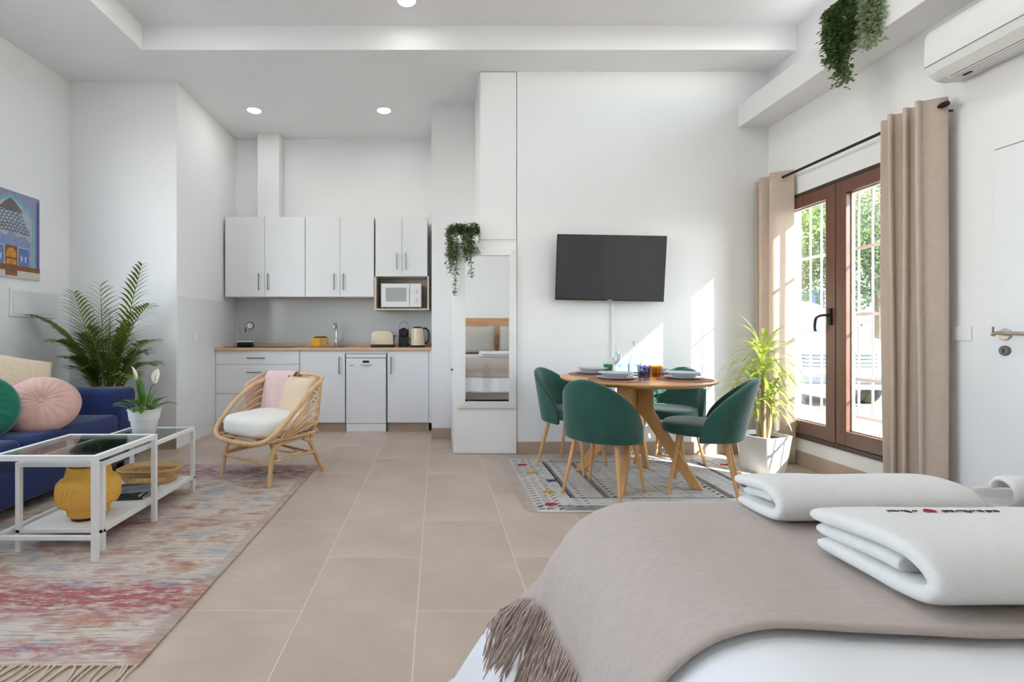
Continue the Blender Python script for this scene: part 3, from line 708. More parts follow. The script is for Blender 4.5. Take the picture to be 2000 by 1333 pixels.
# magazines
def magazine(label, loc, rz, cover, th=.014, wx=.21, wy=.28):
    t = T('magazine', label, 'magazine', loc, rz, 'magazines on the shelf')
    P('pages', B(-wx/2+.003, wx/2-.002, -wy/2+.003, wy/2-.003, .001, th-.001), mat('paper_edges', (206, 204, 196), .8), t)
    P('cover', box(box(B(-wx/2, wx/2, -wy/2, wy/2, th-.0012, th), -wx/2, wx/2, -wy/2, wy/2, 0, .0012), -wx/2-.001, -wx/2+.002, -wy/2, wy/2, 0, th), cover, t)
    return t
GB = mat('gloss_black_cover', (36, 36, 40), .22, var=.05)
magazine('lower black magazine of the pair on the shelf', (-1.845, 2.865, .1185), math.radians(99), mat('dark_slate_cover', (52, 54, 60), .3))
magazine('upper glossy black magazine of the pair on the shelf', (-1.85, 2.87, .1335), math.radians(92), GB)
tag(P('clear_sleeve', B(-.10, .10, -.075, .075, 0, .006, .002, M=Tr(-1.765, 2.87, .1482) @ Rz(.35)), mat('plastic_sleeve', (112, 120, 134), .12, var=.3, vscale=24)), 'shiny grey plastic wallet on top of the magazines', 'wallet')
# basket
bk = T('wicker_basket', 'low oval wicker tray basket at the far shelf end', 'basket', (-1.845, 3.13, .118))
WK = woodm('wicker', (196, 150, 96), (222, 182, 128), .6, 0, 2)
def ov(rx, ry, z, n=40): return [(rx*math.copysign(abs(math.cos(2*PI*k/n))**.6, math.cos(2*PI*k/n)), ry*math.copysign(abs(math.sin(2*PI*k/n))**.6, math.sin(2*PI*k/n)), z) for k in range(n+1)]
def band(bm, rx0, ry0, z0, rx1, ry1, z1):
    a, b = ov(rx0, ry0, z0), ov(rx1, ry1, z1)
    A = [bm.verts.new(p) for p in a]; C = [bm.verts.new(p) for p in b]
    for i in range(len(A)-1): bm.faces.new((A[i], A[i+1], C[i+1], C[i]))
bm = BM(); band(bm, .165, .105, .05, .18, .12, .088); P('upper_band', bm, WK, bk, smooth=True, mods=[('SOLIDIFY', dict(thickness=.006))])
bm = BM(); band(bm, .145, .085, .004, .152, .092, .022); P('lower_band', bm, WK, bk, smooth=True, mods=[('SOLIDIFY', dict(thickness=.006))])
bm = BM()
for a, b in list(zip(ov(.150, .090, .018, 64), ov(.166, .106, .055, 64)))[:-1]: tube(bm, [a, b], .0025, 5)
P('stakes', bm, WK, bk); bk.children[-1]['kind'] = 'stuff'
P('rim', tube(BM(), ov(.182, .122, .09), .006, 7), WK, bk, smooth=True)
bm = BM(); A = [bm.verts.new(p) for p in ov(.146, .086, .004)[:-1]]; bm.faces.new(A); P('bottom', bm, WK, bk, mods=[('SOLIDIFY', dict(thickness=.004))])
# peace lily
def leafstrip(bm, base, d, L, wd, droop, n=6, fold=.25, tip=1.0, up=Vector((0, 0, 1))):
    d = Vector(d).normalized(); side = d.cross(up)
    side = side.normalized() if side.length > 1e-4 else Vector((1, 0, 0))
    p = Vector(base); prev = None
    for i in range(n+1):
        t = i/n; wv = wd*(math.sin(PI*min(1, t*.93+.07)))**.8*(1 if t < .999 else 0)+.0004
        nrm = side.cross(d).normalized()
        l = bm.verts.new(p-side*wv+nrm*fold*wv); m_ = bm.verts.new(p); r = bm.verts.new(p+side*wv+nrm*fold*wv)
        if prev: bm.faces.new((prev[0], prev[1], m_, l)); bm.faces.new((prev[1], prev[2], r, m_))
        prev = (l, m_, r); p = p+d*(L/n)
        d = (d+Vector((0, 0, -droop/n))).normalized()
        side = (side-d*side.dot(d)).normalized()
pl = T('peace_lily', 'peace lily with white blooms in a white pot on the coffee table', 'potted plant', (-1.845, 3.06, .4395))
P('pot', lathe(BM(), [(.062, 0), (.066, .004), (.078, .088), (.085, .09), (.092, .148), (.097, .152), (.097, .158), (.088, .158), (.082, .13), (0, .13)], 36), CERAM, pl, smooth=True)
P('soil', lathe(BM(), [(0, .138), (.083, .138), (.083, .131), (0, .131)], 24), SOIL, pl)
random.seed(11)
for k in range(20):
    a = 2.399*k; el = random.uniform(.35, 1.35); L = random.uniform(.07, .12)
    if k in (4, 9): el = 1.45; L = .19
    bm = BM(); b0 = Vector((.02*math.cos(a), .02*math.sin(a), .135)); d = Vector((math.cos(a)*math.cos(el), math.sin(a)*math.cos(el), math.sin(el)))
    st = b0+d*random.uniform(.03, .075)
    tube(bm, [b0, st], .0028, 5); leafstrip(bm, st, d, L, random.uniform(.017, .026), random.uniform(.5, 1.3))
    P('leaf', bm, LILY, pl, smooth=True)
for (bx, by, tx, tz) in ((-.01, 0, -.05, .40), (.015, .0, .07, .385)):
    st = P('flower_stem', tube(BM(), spline([(bx, by, .13), (bx+(tx-bx)*.4, by, .28), (tx, by, tz-.07)], 4), .0025, 6), LILY, pl, smooth=True)
    bm = BM(); leafstrip(bm, (tx, by, tz-.07), (-.25 if tx < 0 else .25, -.15, 1), .10, .026, -.1, fold=.6)
    P('white_spathe', bm, mat('white_spathe', (240, 238, 220), .5, trans=.3), st, smooth=True)
    P('spadix', tube(BM(), [(tx, by-.008, tz-.06), (tx+.008*(1 if tx > 0 else -1), by-.012, tz-.015)], .004, 6), mat('spadix_cream', (220, 208, 140), .7), st, smooth=True)
# palm in the corner
pa = T('areca_palm', 'tall areca palm in the corner behind the sofa', 'potted plant', (-2.86, 4.21, 0))
P('pot', lathe(BM(), [(.12, 0), (.15, .28), (.155, .30), (.14, .30), (.135, .26), (0, .26)], 30), mat('grey_pot', (120, 116, 112), .6), pa, smooth=True)
P('soil', lathe(BM(), [(0, .266), (.137, .266), (.137, .26), (0, .26)], 24), SOIL, pa)
base = Vector((-2.86, 4.21, .27))
def clampw(p):
    return Vector((max(p.x, XL+.03), min(p.y, YC-.03), p.z))
def frond(target, lift, nl, L, w=.0125, droop=1.0):
    tgt = Vector(target); b0 = base+Vector((random.uniform(-.05, .05), random.uniform(-.05, .05), 0))
    ctrl = b0.lerp(tgt, .42)+Vector((0, 0, lift)); pts = []
    for i in range(25):
        t = i/24; pts.append(clampw((1-t)**2*b0+2*t*(1-t)*ctrl+t*t*tgt))
    st = P('frond_stem', tube(BM(), pts, [.008*(1-i/26)+.0012 for i in range(25)], 5), PALMS, pa, smooth=True, w=True)
    bm = BM()
    for i in range(nl):
        t = .34+.66*i/(nl-1); f = t*24; k = min(23, int(f)); p = pts[k].lerp(pts[k+1], f-k); d = (pts[k+1]-pts[k]).normalized()
        side = d.cross(Vector((0, 0, 1))); side = side.normalized() if side.length > .05 else Vector((1, 0, 0))
        ll = L*(math.sin(PI*(.12+.80*(t-.34)/.66))**.7)*random.uniform(.9, 1.1)
        for sg in (-1, 1):
            leafstrip(bm, p, d*.75+side*sg*.8+Vector((0, 0, .22)), ll, w, droop*random.uniform(.6, 1.1), 4, .15)
    for v in bm.verts: v.co = clampw(v.co)
    P('leaflets', bm, PALM, st, smooth=True, w=True)
random.seed(5)
for (px, py, Y, lift, L) in ((276, 520, 4.15, .25, .20), (290, 597, 3.95, .42, .20), (66, 618, 4.0, .42, .22), (146, 575, 4.28, .20, .24), (196, 560, 4.05, .1, .22),
                             (300, 665, 3.9, .38, .18), (308, 712, 3.95, .40, .16), (108, 668, 3.85, .40, .20), (130, 700, 3.95, .35, .18), (245, 640, 4.3, .3, .20),
                             (170, 640, 3.9, .3, .2), (220, 660, 3.95, .25, .2), (285, 690, 4.2, .42, .18), (190, 690, 3.85, .3, .2), (150, 720, 3.9, .32, .18), (215, 610, 4.1, .22, .2), (262, 735, 3.85, .36, .15), (205, 640, 4.3, .2, .2), (160, 655, 4.2, .3, .2), (235, 700, 3.9, .3, .18)):
    frond(at(px, py, Y), lift, 20, L)
for k in range(7):
    a = k*.9; P('stalk', tube(BM(), [base+Vector((.05*math.cos(a), .05*math.sin(a), -.02)), base+Vector((.09*math.cos(a), .09*math.sin(a), .42))], [.012, .007], 6), PALMS, pa, smooth=True, w=True)

# ---------------------------------------------------------------- rugs
g = G('faded_rug'); v = g.obj()
sx = g.n('ShaderNodeSeparateXYZ'); g.l(v, sx.inputs[0]); Yw = g.math('ADD', sx.outputs[1], (1.56+3.94)/2)
thr = g.noise(g.obj((5, 130, 1)), 1, 3, .7); thr2 = g.noise(g.obj((14, 60, 1), (3, 0, 0)), 1.4, 4, .7)
bl = g.noise(g.obj((2.6, 4.2, 1), (.7, 0, 0)), 1.6, 3, .6)
blot = g.ramp(bl, [(.0, lin((150, 160, 172))), (.36, lin((176, 182, 188))), (.44, lin((206, 193, 180))), (.52, lin((212, 200, 188))), (.60, lin((190, 166, 152))), (.68, lin((186, 140, 116))), (.8, lin((150, 112, 114)))])
b2 = g.noise(g.obj((7, 12, 1), (2, 5, 0)), 1, 2, .6)
blot = g.mix(g.math('MULTIPLY', g.math('GREATER_THAN', b2, .60), .55), blot, g.ramp(bl, [(.35, lin((136, 152, 164))), (.5, lin((198, 152, 112))), (.65, lin((158, 92, 96)))]))
def bandmask(c, hw):
    return g.math('SUBTRACT', 1.0, g.math('DIVIDE', g.math('ABSOLUTE', g.math('SUBTRACT', Yw, c)), hw), clamp=True)
red = lin((168, 92, 96))
for c, hw, k in ((1.96, .19, 1.7), (1.635, .08, 1.0), (3.72, .26, 1.3), (2.75, .1, .5)):
    m_ = g.math('MULTIPLY', g.math('MULTIPLY', bandmask(c, hw), k), g.ramp(g.noise(g.obj((9, 26, 1), (c, 1, 0)), 1.2, 4, .7), [(.38, (0, 0, 0)), (.58, (1, 1, 1))]), clamp=True)
    blot = g.mix(m_, blot, red if c < 3 else lin((150, 96, 110)))
blot = g.mix(g.ramp(thr2, [(.5, (0, 0, 0)), (.72, (.55, .55, .55))]), blot, lin((216, 204, 192)))
blot = g.mix(g.ramp(thr, [(.34, (.85, .85, .85)), (.47, (0, 0, 0))]), blot, lin((112, 92, 86)))
xe = g.math('GREATER_THAN', g.math('ABSOLUTE', sx.outputs[0]), .79)
blot = g.mix(g.math('MULTIPLY', xe, .5), blot, lin((176, 152, 126)))
g.l(blot, g.b.inputs['Base Color']); g.b.inputs['Roughness'].default_value = .95; g.bump(thr, .5, .004); RUG1 = g.m
r1 = T('faded_rug', 'large faded multicolour woven rug under the coffee tables', 'rug', (-1.8, 2.75, 0))
P('weave', B(-.84, .84, -1.19, 1.19, .0005, .008, .002), RUG1, r1)
bm = BM(); random.seed(21)
for k in range(80):
    x = -.83+1.66*k/79+random.uniform(-.006, .006); y = -1.185; dx = random.uniform(-.05, .03); L = random.uniform(.10, .14)
    tube(bm, spline([(x, y, .006), (x+dx*.4+random.uniform(-.012, .012), y-L*.5, .005), (x+dx, y-L, .004)], 3), [.0045, .004, .004, .0038, .0036, .003, .002], 5)
o = P('fringe', bm, mat('cream_fringe', (216, 200, 182), .95), r1, smooth=True); o['kind'] = 'stuff'

g = G('cream_rug_ground'); f1 = g.noise(g.obj((30, 160, 1)), 1, 3, .7); f2 = g.noise(g.obj(), 3, 3)
c = g.ramp(f2, [(.3, lin((206, 202, 198))), (.7, lin((224, 221, 216)))])
g.l(g.mix(g.ramp(f1, [(.3, (.5, .5, .5)), (.42, (0, 0, 0))]), c, lin((150, 148, 152))), g.b.inputs['Base Color']); g.b.inputs['Roughness'].default_value = .95; g.bump(f1, .5, .004); RUG2 = g.m
RX0, RX1, RY0, RY1 = .60, 2.40, 2.90, 4.10
r2 = T('cream_rug', 'cream woven rug with coloured tufts under the dining table', 'rug', ((RX0+RX1)/2, 3.5, 0))
P('weave', B(RX0, RX1, RY0, RY1, .0005, .007, .002), RUG2, r2, w=True)
rc = [mat('rug_'+n, c, .95, var=.15, vscale=60) for n, c in (('black', (52, 48, 56)), ('red', (178, 44, 56)), ('yellow', (222, 168, 40)), ('navy', (58, 66, 112)), ('mauve', (150, 124, 128)), ('blue', (116, 138, 168)))]
bm = BM(); random.seed(33)
def dash(x, y, a, L, w, k, z=.0078):
    d = Vector((math.cos(a), math.sin(a))); n = Vector((-d.y, d.x))
    q = [Vector((x, y))+d*s*L/2+n*t*w/2 for s, t in ((-1, -1), (1, -1), (1, 1), (-1, 1))]
    if all(RX0+.003 < p.x < RX1-.003 and RY0+.003 < p.y < RY1-.003 for p in q):
        f = bm.faces.new([bm.verts.new((p.x, p.y, z)) for p in q]); f.material_index = k
def tuft(x, y, s, k):
    for i in range(16): dash(x+random.uniform(-s, s), y+random.uniform(-s, s)*.8, random.uniform(-.6, .6), s*1.3, s*.5, k, .0082+i*.00002)
for X0 in (RX0, RX1):          # patterned ends
    sg = 1 if X0 == RX0 else -1
    for i in range(24):
        y = RY0+.04+i*.048
        dash(X0+sg*.03, y, .5*sg, .05, .008, 0); dash(X0+sg*.09, y+.01, -.5*sg, .05, .008, 4 if i % 3 else 1)
        dash(X0+sg*.15, y, .7*sg, .045, .007, 0); dash(X0+sg*.28, y, -.7*sg, .05, .007, 3 if i % 2 else 5)
        dash(X0+sg*.34, y, .5*sg, .03, .007, 0)
    for y, dx, k in ((3.03, .10, 1), (3.26, .15, 2), (3.50, .22, 3), (3.70, .12, 2), (3.92, .08, 1)): tuft(X0+sg*dx, y, .028, k)
for xx, sg in ((.86, 1), (2.14, -1)):
    dash(xx, 3.57, PI/2, .86, .010, 0); dash(xx+.022*sg, 3.57, PI/2, .86, .006, 0); dash(xx+.011*sg, 3.57, PI/2, .86, .012, 4, .0076)
    dash(xx+.235*sg, 3.57, PI/2, .86, .030, 4); dash(xx+.216*sg, 3.57, PI/2, .86, .004, 0); dash(xx+.256*sg, 3.57, PI/2, .86, .004, 0)
    for i in range(17): dash(xx+.29*sg, 3.16+i*.052, .35, .034, .013, 0)
    for i in range(14): dash(xx+.40*sg, 3.17+i*.062, -.3, .03, .006, 5)
for xx in (1.34, 1.5, 1.66): dash(xx, 3.57, PI/2, .86, .004, 5)
for yy in (3.14, 4.0): dash(1.5, yy, 0, 1.30, .008, 0)
for i in range(700):
    x, y = random.uniform(RX0, RX1), random.choice((random.uniform(RY0, RY0+.11), random.uniform(RY1-.11, RY1), random.uniform(RY0+.12, RY1-.12)))
    dash(x, y, random.uniform(-.5, .5), random.uniform(.015, .045), .0045, random.choice((0, 0, 4, 5)))
for i in range(28): dash(RX0+.16+i*.011, RY0+.06+.0*i, 1.9, .09, .004, 0)
bmesh.ops.transform(bm, matrix=wm(r2).inverted(), verts=bm.verts)
o = P('woven_pattern', bm, rc, r2); o['kind'] = 'stuff'
bm = BM()
for X0, sg in ((RX0, -1), (RX1, 1)):
    for k in range(90):
        y = RY0+.01+k*(RY1-RY0-.02)/89
        tube(bm, [(X0, y, .005), (X0+sg*.04, y+random.uniform(-.01, .01), .004), (X0+sg*random.uniform(.06, .09), y+random.uniform(-.02, .02), .003)], [.003, .0025, .0015], 4)
o = P('fringe', bm, mat('pale_fringe', (214, 204, 194), .95), r2, w=True); o['kind'] = 'stuff'
random.seed(7)

# ---------------------------------------------------------------- rattan armchair
rt = T('rattan_armchair', 'low rattan armchair with curved cane arms', 'armchair', (-1.254, 3.738, .002), math.radians(-33.5))
def cane(name, pts, r, n=5, seg=8, par=rt, m=RATTAN): return P(name, tube(BM(), spline(pts, n), r, seg), m, par, smooth=True)
for s in (-1, 1):
    cane('front_leg', [(s*.277, -.262, 0), (s*.270, -.240, .16), (s*.262, -.215, .245), (s*.258, -.15, .283)], .017)
    cane('rear_leg', [(s*.275, .235, 0), (s*.262, .165, .16), (s*.255, .12, .25), (s*.252, .06, .283)], .017)
    cane('side_rail', [(s*.258, -.17, .283), (s*.254, -.02, .29), (s*.252, .10, .30)], .016)
    cane('side_stretcher', [(s*.268, -.245, .165), (s*.264, .16, .165)], .012)
    cane('back_post', [(s*.262, .13, .27), (s*.285, .17, .45), (s*.302, .185, .70)], .015)
    cane('seat_side_rail', [(s*.255, -.30, .312), (s*.29, -.1, .315), (s*.285, .12, .318), (s*.22, .22, .32)], .012)
    for k in range(5):                 # sunburst arcs inside the arm
        t = (k+1)/6.0; q = 1-t
        a = Vector((s*.30, .175, .69-.36*t)); c = Vector((s*(.352-.03*t), .05-.00*t, .605-.27*t)); d = Vector((s*(.352-.03*t), -.10+.10*t, .48-.13*t)); e = Vector((s*(.30), -.20+.13*t, .325))
        cane('arm_spoke', [a, c, d, e], .008, 5, 6)
    for k in range(8):                 # slanted skirt canes under the seat edge
        y = -.24+k*.05
        cane('skirt_cane', [(s*.285, y, .318), (s*.272, y-.035, .300)], .006, 1, 5)
    cane('inner_rail', [(s*.318, -.20, .385), (s*.318, -.02, .395), (s*.29, .16, .395)], .010)
arm = [(.302, .185, .70), (.345, .06, .645), (.362, -.08, .54), (.352, -.20, .43), (.315, -.285, .345), (.23, -.325, .305), (.1, -.345, .297), (0, -.35, .296)]
cane('front_hoop', arm+[(-a, b, c) for a, b, c in arm[-2::-1]], .018, 6, 10)
cane('top_rail', [(.302, .18, .70), (.27, .235, .722), (.15, .285, .733), (0, .30, .735), (-.15, .285, .733), (-.27, .235, .722), (-.302, .18, .70)], .015, 6, 10)
for z, r in ((.655, .008), (.62, .008), (.585, .007), (.55, .007), (.515, .007)):
    cane('back_cane', [(.285, .19, z), (.15, .262, z+.005), (0, .28, z+.006), (-.15, .262, z+.005), (-.285, .19, z)], r, 5, 6)
for x in (-.18, -.06, .06, .18):
    cane('back_spindle', [(x, .24, .31), (x, .27, .5), (x*1.02, .275, .73)], .008, 4, 6)
for x in (.0, .2):
    P('binding', lathe(BM(), [(.019, -.012), (.021, 0), (.019, .012)], 12, Tr(x, .293 if x == 0 else .262, .70)), RATTAN, rt, smooth=True)
cane('rear_seat_rail', [(-.25, .20, .315), (0, .235, .318), (.25, .20, .315)], .012)
cane('front_stretcher', [(-.27, -.25, .15), (.27, -.25, .15)], .012)
cane('cross_brace', [(-.265, -.23, .17), (-.12, .0, .25), (.02, .14, .285)], .010)
cane('cross_brace', [(.265, .17, .15), (.06, .12, .17), (-.262, .17, .165)], .010)
cane('cross_brace', [(.262, -.2, .25), (.16, .02, .17), (.12, .15, .165)], .009)
for k in range(9):
    y = -.28+k*.06; P('seat_cane', tube(BM(), [(-.27, y, .307), (.27, y, .307)], .006, 5), RATTAN, rt, smooth=True)
# cushions and throw on it
M = wm(rt)
def pillowbox(L, W, H, n=3.2, nu=36, nv=10):
    bm = BM()
    def f(u, v):
        a = 2*PI*u; b = PI*(v-.5)
        ca, sa = math.cos(a), math.sin(a); cb, sb = math.cos(b), math.sin(b)
        e = 2/n; sp = lambda x, q: math.copysign(abs(x)**q, x)
        return Vector((L/2*sp(cb, .32)*sp(ca, e), W/2*sp(cb, .32)*sp(sa, e), H/2*sp(sb, .55)))
    grid(bm, f, nu, nv); bmesh.ops.remove_doubles(bm, verts=bm.verts, dist=.0004); bmesh.ops.recalc_face_normals(bm, faces=bm.faces); return bm
bm = pillowbox(.58, .54, .145, 3.4, 44, 14)
for v_ in bm.verts:
    if v_.co.z > 0: v_.co.z += .018*(1-(v_.co.x/.29)**2)*(1-(v_.co.y/.27)**2)
    v_.co += .004*noise.noise_vector(v_.co*9)
o = P('seat_cushion', bm, mat('white_canvas', (240, 237, 230), .9, var=.02, bump=.1, bscale=300), smooth=True, angle=180, keep=True)
o.location = M @ Vector((0, -.055, .390)); o.rotation_euler = (0, 0, math.radians(-33.5)); tag(o, 'thick white seat cushion on the rattan armchair', 'cushion')
o = square_cushion('back_cushion', 'beige square cushion leaning on the rattan chair back', .33, .10, M @ Vector((.09, .14, .575)), (math.radians(70), 0, math.radians(-33.5)), mat('beige_cushion', (226, 202, 170), .9, var=.05, bump=.1, bscale=300))
# pink blanket hung over the chair's left back corner
bm = BM()
def fpink(u, v):   # u along the rail, v over it (front bottom -> over -> back bottom)
    a = -.31+.255*u; y0 = .195+.085*u
    s_ = (v-.52)*.62
    if v < .52: x, y, z = a-.012*math.sin(u*7), y0-.05-.09*(.52-v), .752+s_*1.0
    else: x, y, z = a, y0+.035+.02*(v-.52), .752-(v-.52)*.45
    if abs(v-.52) < .06: z = .757; y = y0-.05+(v-.46)/.12*.085
    return Vector((x, y+.006*math.sin(u*11+v*3), z))
grid(bm, fpink, 14, 24); bmesh.ops.transform(bm, matrix=M, verts=bm.verts)
bl_ = T('pink_blanket', 'pale pink blanket with a dark edged fold hung over the rattan chair corner', 'blanket', M @ Vector((-.2, .15, .45)))
PKM = mat('pale_pink_wool', (232, 200, 194), .95, var=.03, vscale=40, bump=.15, bscale=300)
P('main_fold', bm, PKM, bl_, smooth=True, w=True, mods=[('SOLIDIFY', dict(thickness=.008))])
bm = BM()
def fside(u, v):
    return Vector((-.335-.03*u+.006*math.sin(v*9)*u, .19-.20*u*(1-.15*v), .742-.10*u*u-(.30-.08*u)*v+.006*math.sin(u*9)))
grid(bm, fside, 12, 18); bmesh.ops.transform(bm, matrix=M, verts=bm.verts)
P('side_fold', bm, mat('pink_wool_wrong_side', (224, 190, 184), .95, var=.06, vscale=30, bump=.15, bscale=300), bl_, smooth=True, w=True, mods=[('SOLIDIFY', dict(thickness=.007))])
# ================================================================== DINING AREA
TCX, TCY, TZ = 1.432, 3.53, .75
RZ = .008                               # rug surface under the legs
dt = T('dining_table', 'round oak dining table on splayed board legs', 'table', (TCX, TCY, RZ))
P('table_top', lathe(BM(), [(0, .717-RZ), (.47, .717-RZ), (.50, .724-RZ), (.528, .738-RZ), (.53, .746-RZ), (.527, .75-RZ), (0, .75-RZ)], 72), OAKT, dt, smooth=True)
leg_poly = [(.0, .716-RZ), (.105, .716-RZ), (.105, .52), (.118, .495), (.42, 0), (.345, 0), (.045, .455), (.0, .49)]
for k in range(4):
    bm = BM(); prism(bm, leg_poly, -.019, .019, M=Rz(math.radians(-34+90*k)) @ Tr(.019, 0, 0), b=.004); P('leg', bm, OAK, dt)
# velvet chair (front is -Y)
ch = T('dining_chair', 'green velvet dining chair with its rounded back towards the camera', 'chair', (0, 0, RZ), group='green velvet chairs round the table')
bm = BM(); nu, nv = 28, 12
def fback(u, v):
    a = (u*2-1)*math.radians(98); x = .238*math.sin(a); yb_ = .015+.205*math.cos(a)
    q = max(0.0, math.cos(a*90/98)); zt = .415+.37*q**.62
    z = .375+(zt-.375)*v
    lean = .085*max(0, (z-.40)/.38)**1.1
    k = 1-.10*max(0, (z-.42)/.36)**2
    tuck = -.018*max(0, 1-v/.15)
    return Vector((x*k*(1+tuck), yb_*(1+tuck)+lean*max(0, math.cos(a))**.5 if abs(a) < PI/2 else yb_, z-RZ))
grid(bm, fback, nu, nv); bmesh.ops.recalc_face_normals(bm, faces=bm.faces)
P('backrest', bm, VELVET, ch, smooth=True, mods=[('SOLIDIFY', dict(thickness=.042, offset=0, use_even_offset=False)), ('SUBSURF', dict(levels=1, render_levels=2))], angle=180)
bm = pillowbox(.45, .46, .088, 2.6, 40, 12)
bmesh.ops.translate(bm, vec=(0, -.025, .437-RZ), verts=bm.verts)
P('seat', bm, VELVET, ch, smooth=True, angle=180)
for sx_ in (-1, 1):
    for y0, y1 in ((-.135, -.195), (.125, .205)):
        P('leg', tube(BM(), [(sx_*.135, y0, .405-RZ), (sx_*.195, y1, 0)], [.0165, .0095], 12), OAK, ch, smooth=True)
def face_to(dx, dy): return math.atan2(dx, -dy)      # rotate local -Y onto (dx,dy)
chairs = [((1.107, 3.235), (.68, .73), None),
          ((1.075, 3.885), (.73, -.68), 'green velvet dining chair by the wall, left of the table'),
          ((1.87, 3.93), (-.74, -.67), 'green velvet dining chair behind the table, mostly hidden by it'),
          ((1.795, 3.285), (-.85, .52), 'green velvet dining chair in side view at the right of the table')]
for (c, d, lab) in chairs:
    if lab is None: ch.location = (c[0], c[1], RZ); ch.rotation_euler = (0, 0, face_to(*d))
    else: dup(ch, (c[0], c[1], RZ), face_to(*d), lab)
# settings
MATM = mat('rust_placemat', (176, 128, 106), .85, var=.25, vscale=30, bump=.3, bscale=200)
PLATE = mat('grey_white_stoneware', (206, 210, 214), .3, var=.02)
def setting(x, y, where, cut):
    m_ = tag(P('placemat', lathe(BM(), [(0, TZ+.0005), (.178, TZ+.0005), (.18, TZ+.003), (.178, TZ+.006), (0, TZ+.006)], 48, Tr(x, y, 0)), MATM, smooth=True), 'round rust woven placemat '+where, 'placemat', 'placemats')
    z = TZ+.0065
    tag(P('dinner_plate', lathe(BM(), [(0, z), (.075, z), (.08, z+.004), (.125, z+.016), (.128, z+.018), (.124, z+.019), (.08, z+.009), (0, z+.008)], 48, Tr(x, y, 0)), PLATE, smooth=True), 'pale grey dinner plate '+where, 'plate', 'dinner plates')
    z += .0085
    tag(P('soup_plate', lathe(BM(), [(0, z), (.06, z), (.065, z+.003), (.09, z+.026), (.114, z+.036), (.115, z+.039), (.108, z+.038), (.085, z+.030), (.06, z+.010), (0, z+.008)], 48, Tr(x, y, 0)), PLATE, smooth=True), 'pale grey soup plate stacked on the plate '+where, 'plate', 'soup plates')
    if cut:
        dx, dy = TCX-x, TCY-y; a = math.atan2(dy, dx)
        for nm, off, lab in (('fork', .155, 'steel fork '), ('knife', -.155, 'steel knife ')):
            bm = BM(); Mx = Tr(x, y, TZ+.0085) @ Rz(a) @ Tr(0, off, 0)
            box(bm, -.10, .02, -.004, .004, -.001, .0015, .0008, Mx)
            if nm == 'knife': prism(bm, [(.02, -.005), (.10, -.006), (.115, .0), (.10, .007), (.02, .005)], -.0008, .0008, 'z', Mx)
            else:
                box(bm, .02, .05, -.010, .010, -.001, .001, 0, Mx)
                for k in range(4): box(bm, .05, .09, -.010+k*.0055, -.007+k*.0055, -.001, .001, 0, Mx)
            tag(P(nm, bm, CHROME), lab+'beside the plates '+where, nm, 'cutlery')
setting(1.215, 3.325, 'nearest the camera, front left of the table', True)
setting(1.195, 3.76, 'at the far left of the table', False)
setting(1.685, 3.775, 'at the far right of the table', False)
setting(1.695, 3.345, 'at the right front of the table', True)
# glasses
def tumbler(x, y, r, h, m, label):
    tag(P('tumbler', lathe(BM(), [(0, TZ+.0005), (r*.78, TZ+.0005), (r*.82, TZ+.006), (r, TZ+h), (r-.003, TZ+h), (r*.78, TZ+.012), (0, TZ+.012)], 28, Tr(x, y, 0)), m, smooth=True), label, 'glass', 'coloured tumblers')
tumbler(1.425, 3.36, .046, .10, glass('purple_glass', (208, 208, 228), 1), 'violet blue glass tumbler at the front of the table')
tumbler(1.60, 3.57, .046, .085, glass('amber_glass', (246, 214, 160), 1), 'amber glass tumbler right of the violet one')
tumbler(1.345, 3.84, .038, .075, glass('green_glass', (178, 218, 192), 1), 'green glass tumbler by the far left plates')
tumbler(1.415, 3.70, .042, .085, glass('aqua_glass', (222, 240, 246), 1), 'pale aqua glass tumbler behind the wine glasses')
CG = glass('clear_glass', (247, 250, 250), 1.3)
def wine(x, y, s, label):
    t = T('wine_glass', label, 'wine glass', (x, y, TZ+.0005), group='wine glasses')
    P('foot', lathe(BM(), [(0, 0), (.034*s, 0), (.034*s, .0025), (.006, .006), (0, .006)], 24), CG, t, smooth=True)
    P('stem', tube(BM(), [(0, 0, .005), (0, 0, .075*s)], .0038, 8), CG, t, smooth=True)
    P('bowl', lathe(BM(), [(.002, .075*s), (.025*s, .085*s), (.037*s, .11*s), (.038*s, .135*s), (.032*s, .18*s), (.0305*s, .18*s), (.036*s, .135*s), (.035*s, .112*s), (.023*s, .088*s), (0, .079*s)], 28, close=False), CG, t, smooth=True)
wine(1.375, 3.77, 1.0, 'clear wine glass left of the carafe')
wine(1.455, 3.55, 1.05, 'clear wine glass standing in front of the carafe')
wine(1.60, 3.72, 1.0, 'clear wine glass right of the carafe')
wine(1.335, 3.60, .9, 'small clear wine glass between the left plates')
cf = T('carafe', 'clear glass carafe with a narrow neck in the table centre', 'carafe', (1.50, 3.71, TZ+.0005))
P('body', lathe(BM(), [(0, 0), (.042, 0), (.046, .006), (.048, .08), (.040, .13), (.020, .18), (.017, .23), (.022, .262), (.0205, .262), (.0155, .23), (.018, .18), (.038, .13), (.046, .08), (.044, .009), (0, .006)], 30), CG, cf, smooth=True)
P('water', lathe(BM(), [(0, .007), (.043, .010), (.045, .08), (.041, .11), (0, .11)], 26), glass('water', (236, 246, 250), .6), cf, smooth=True)
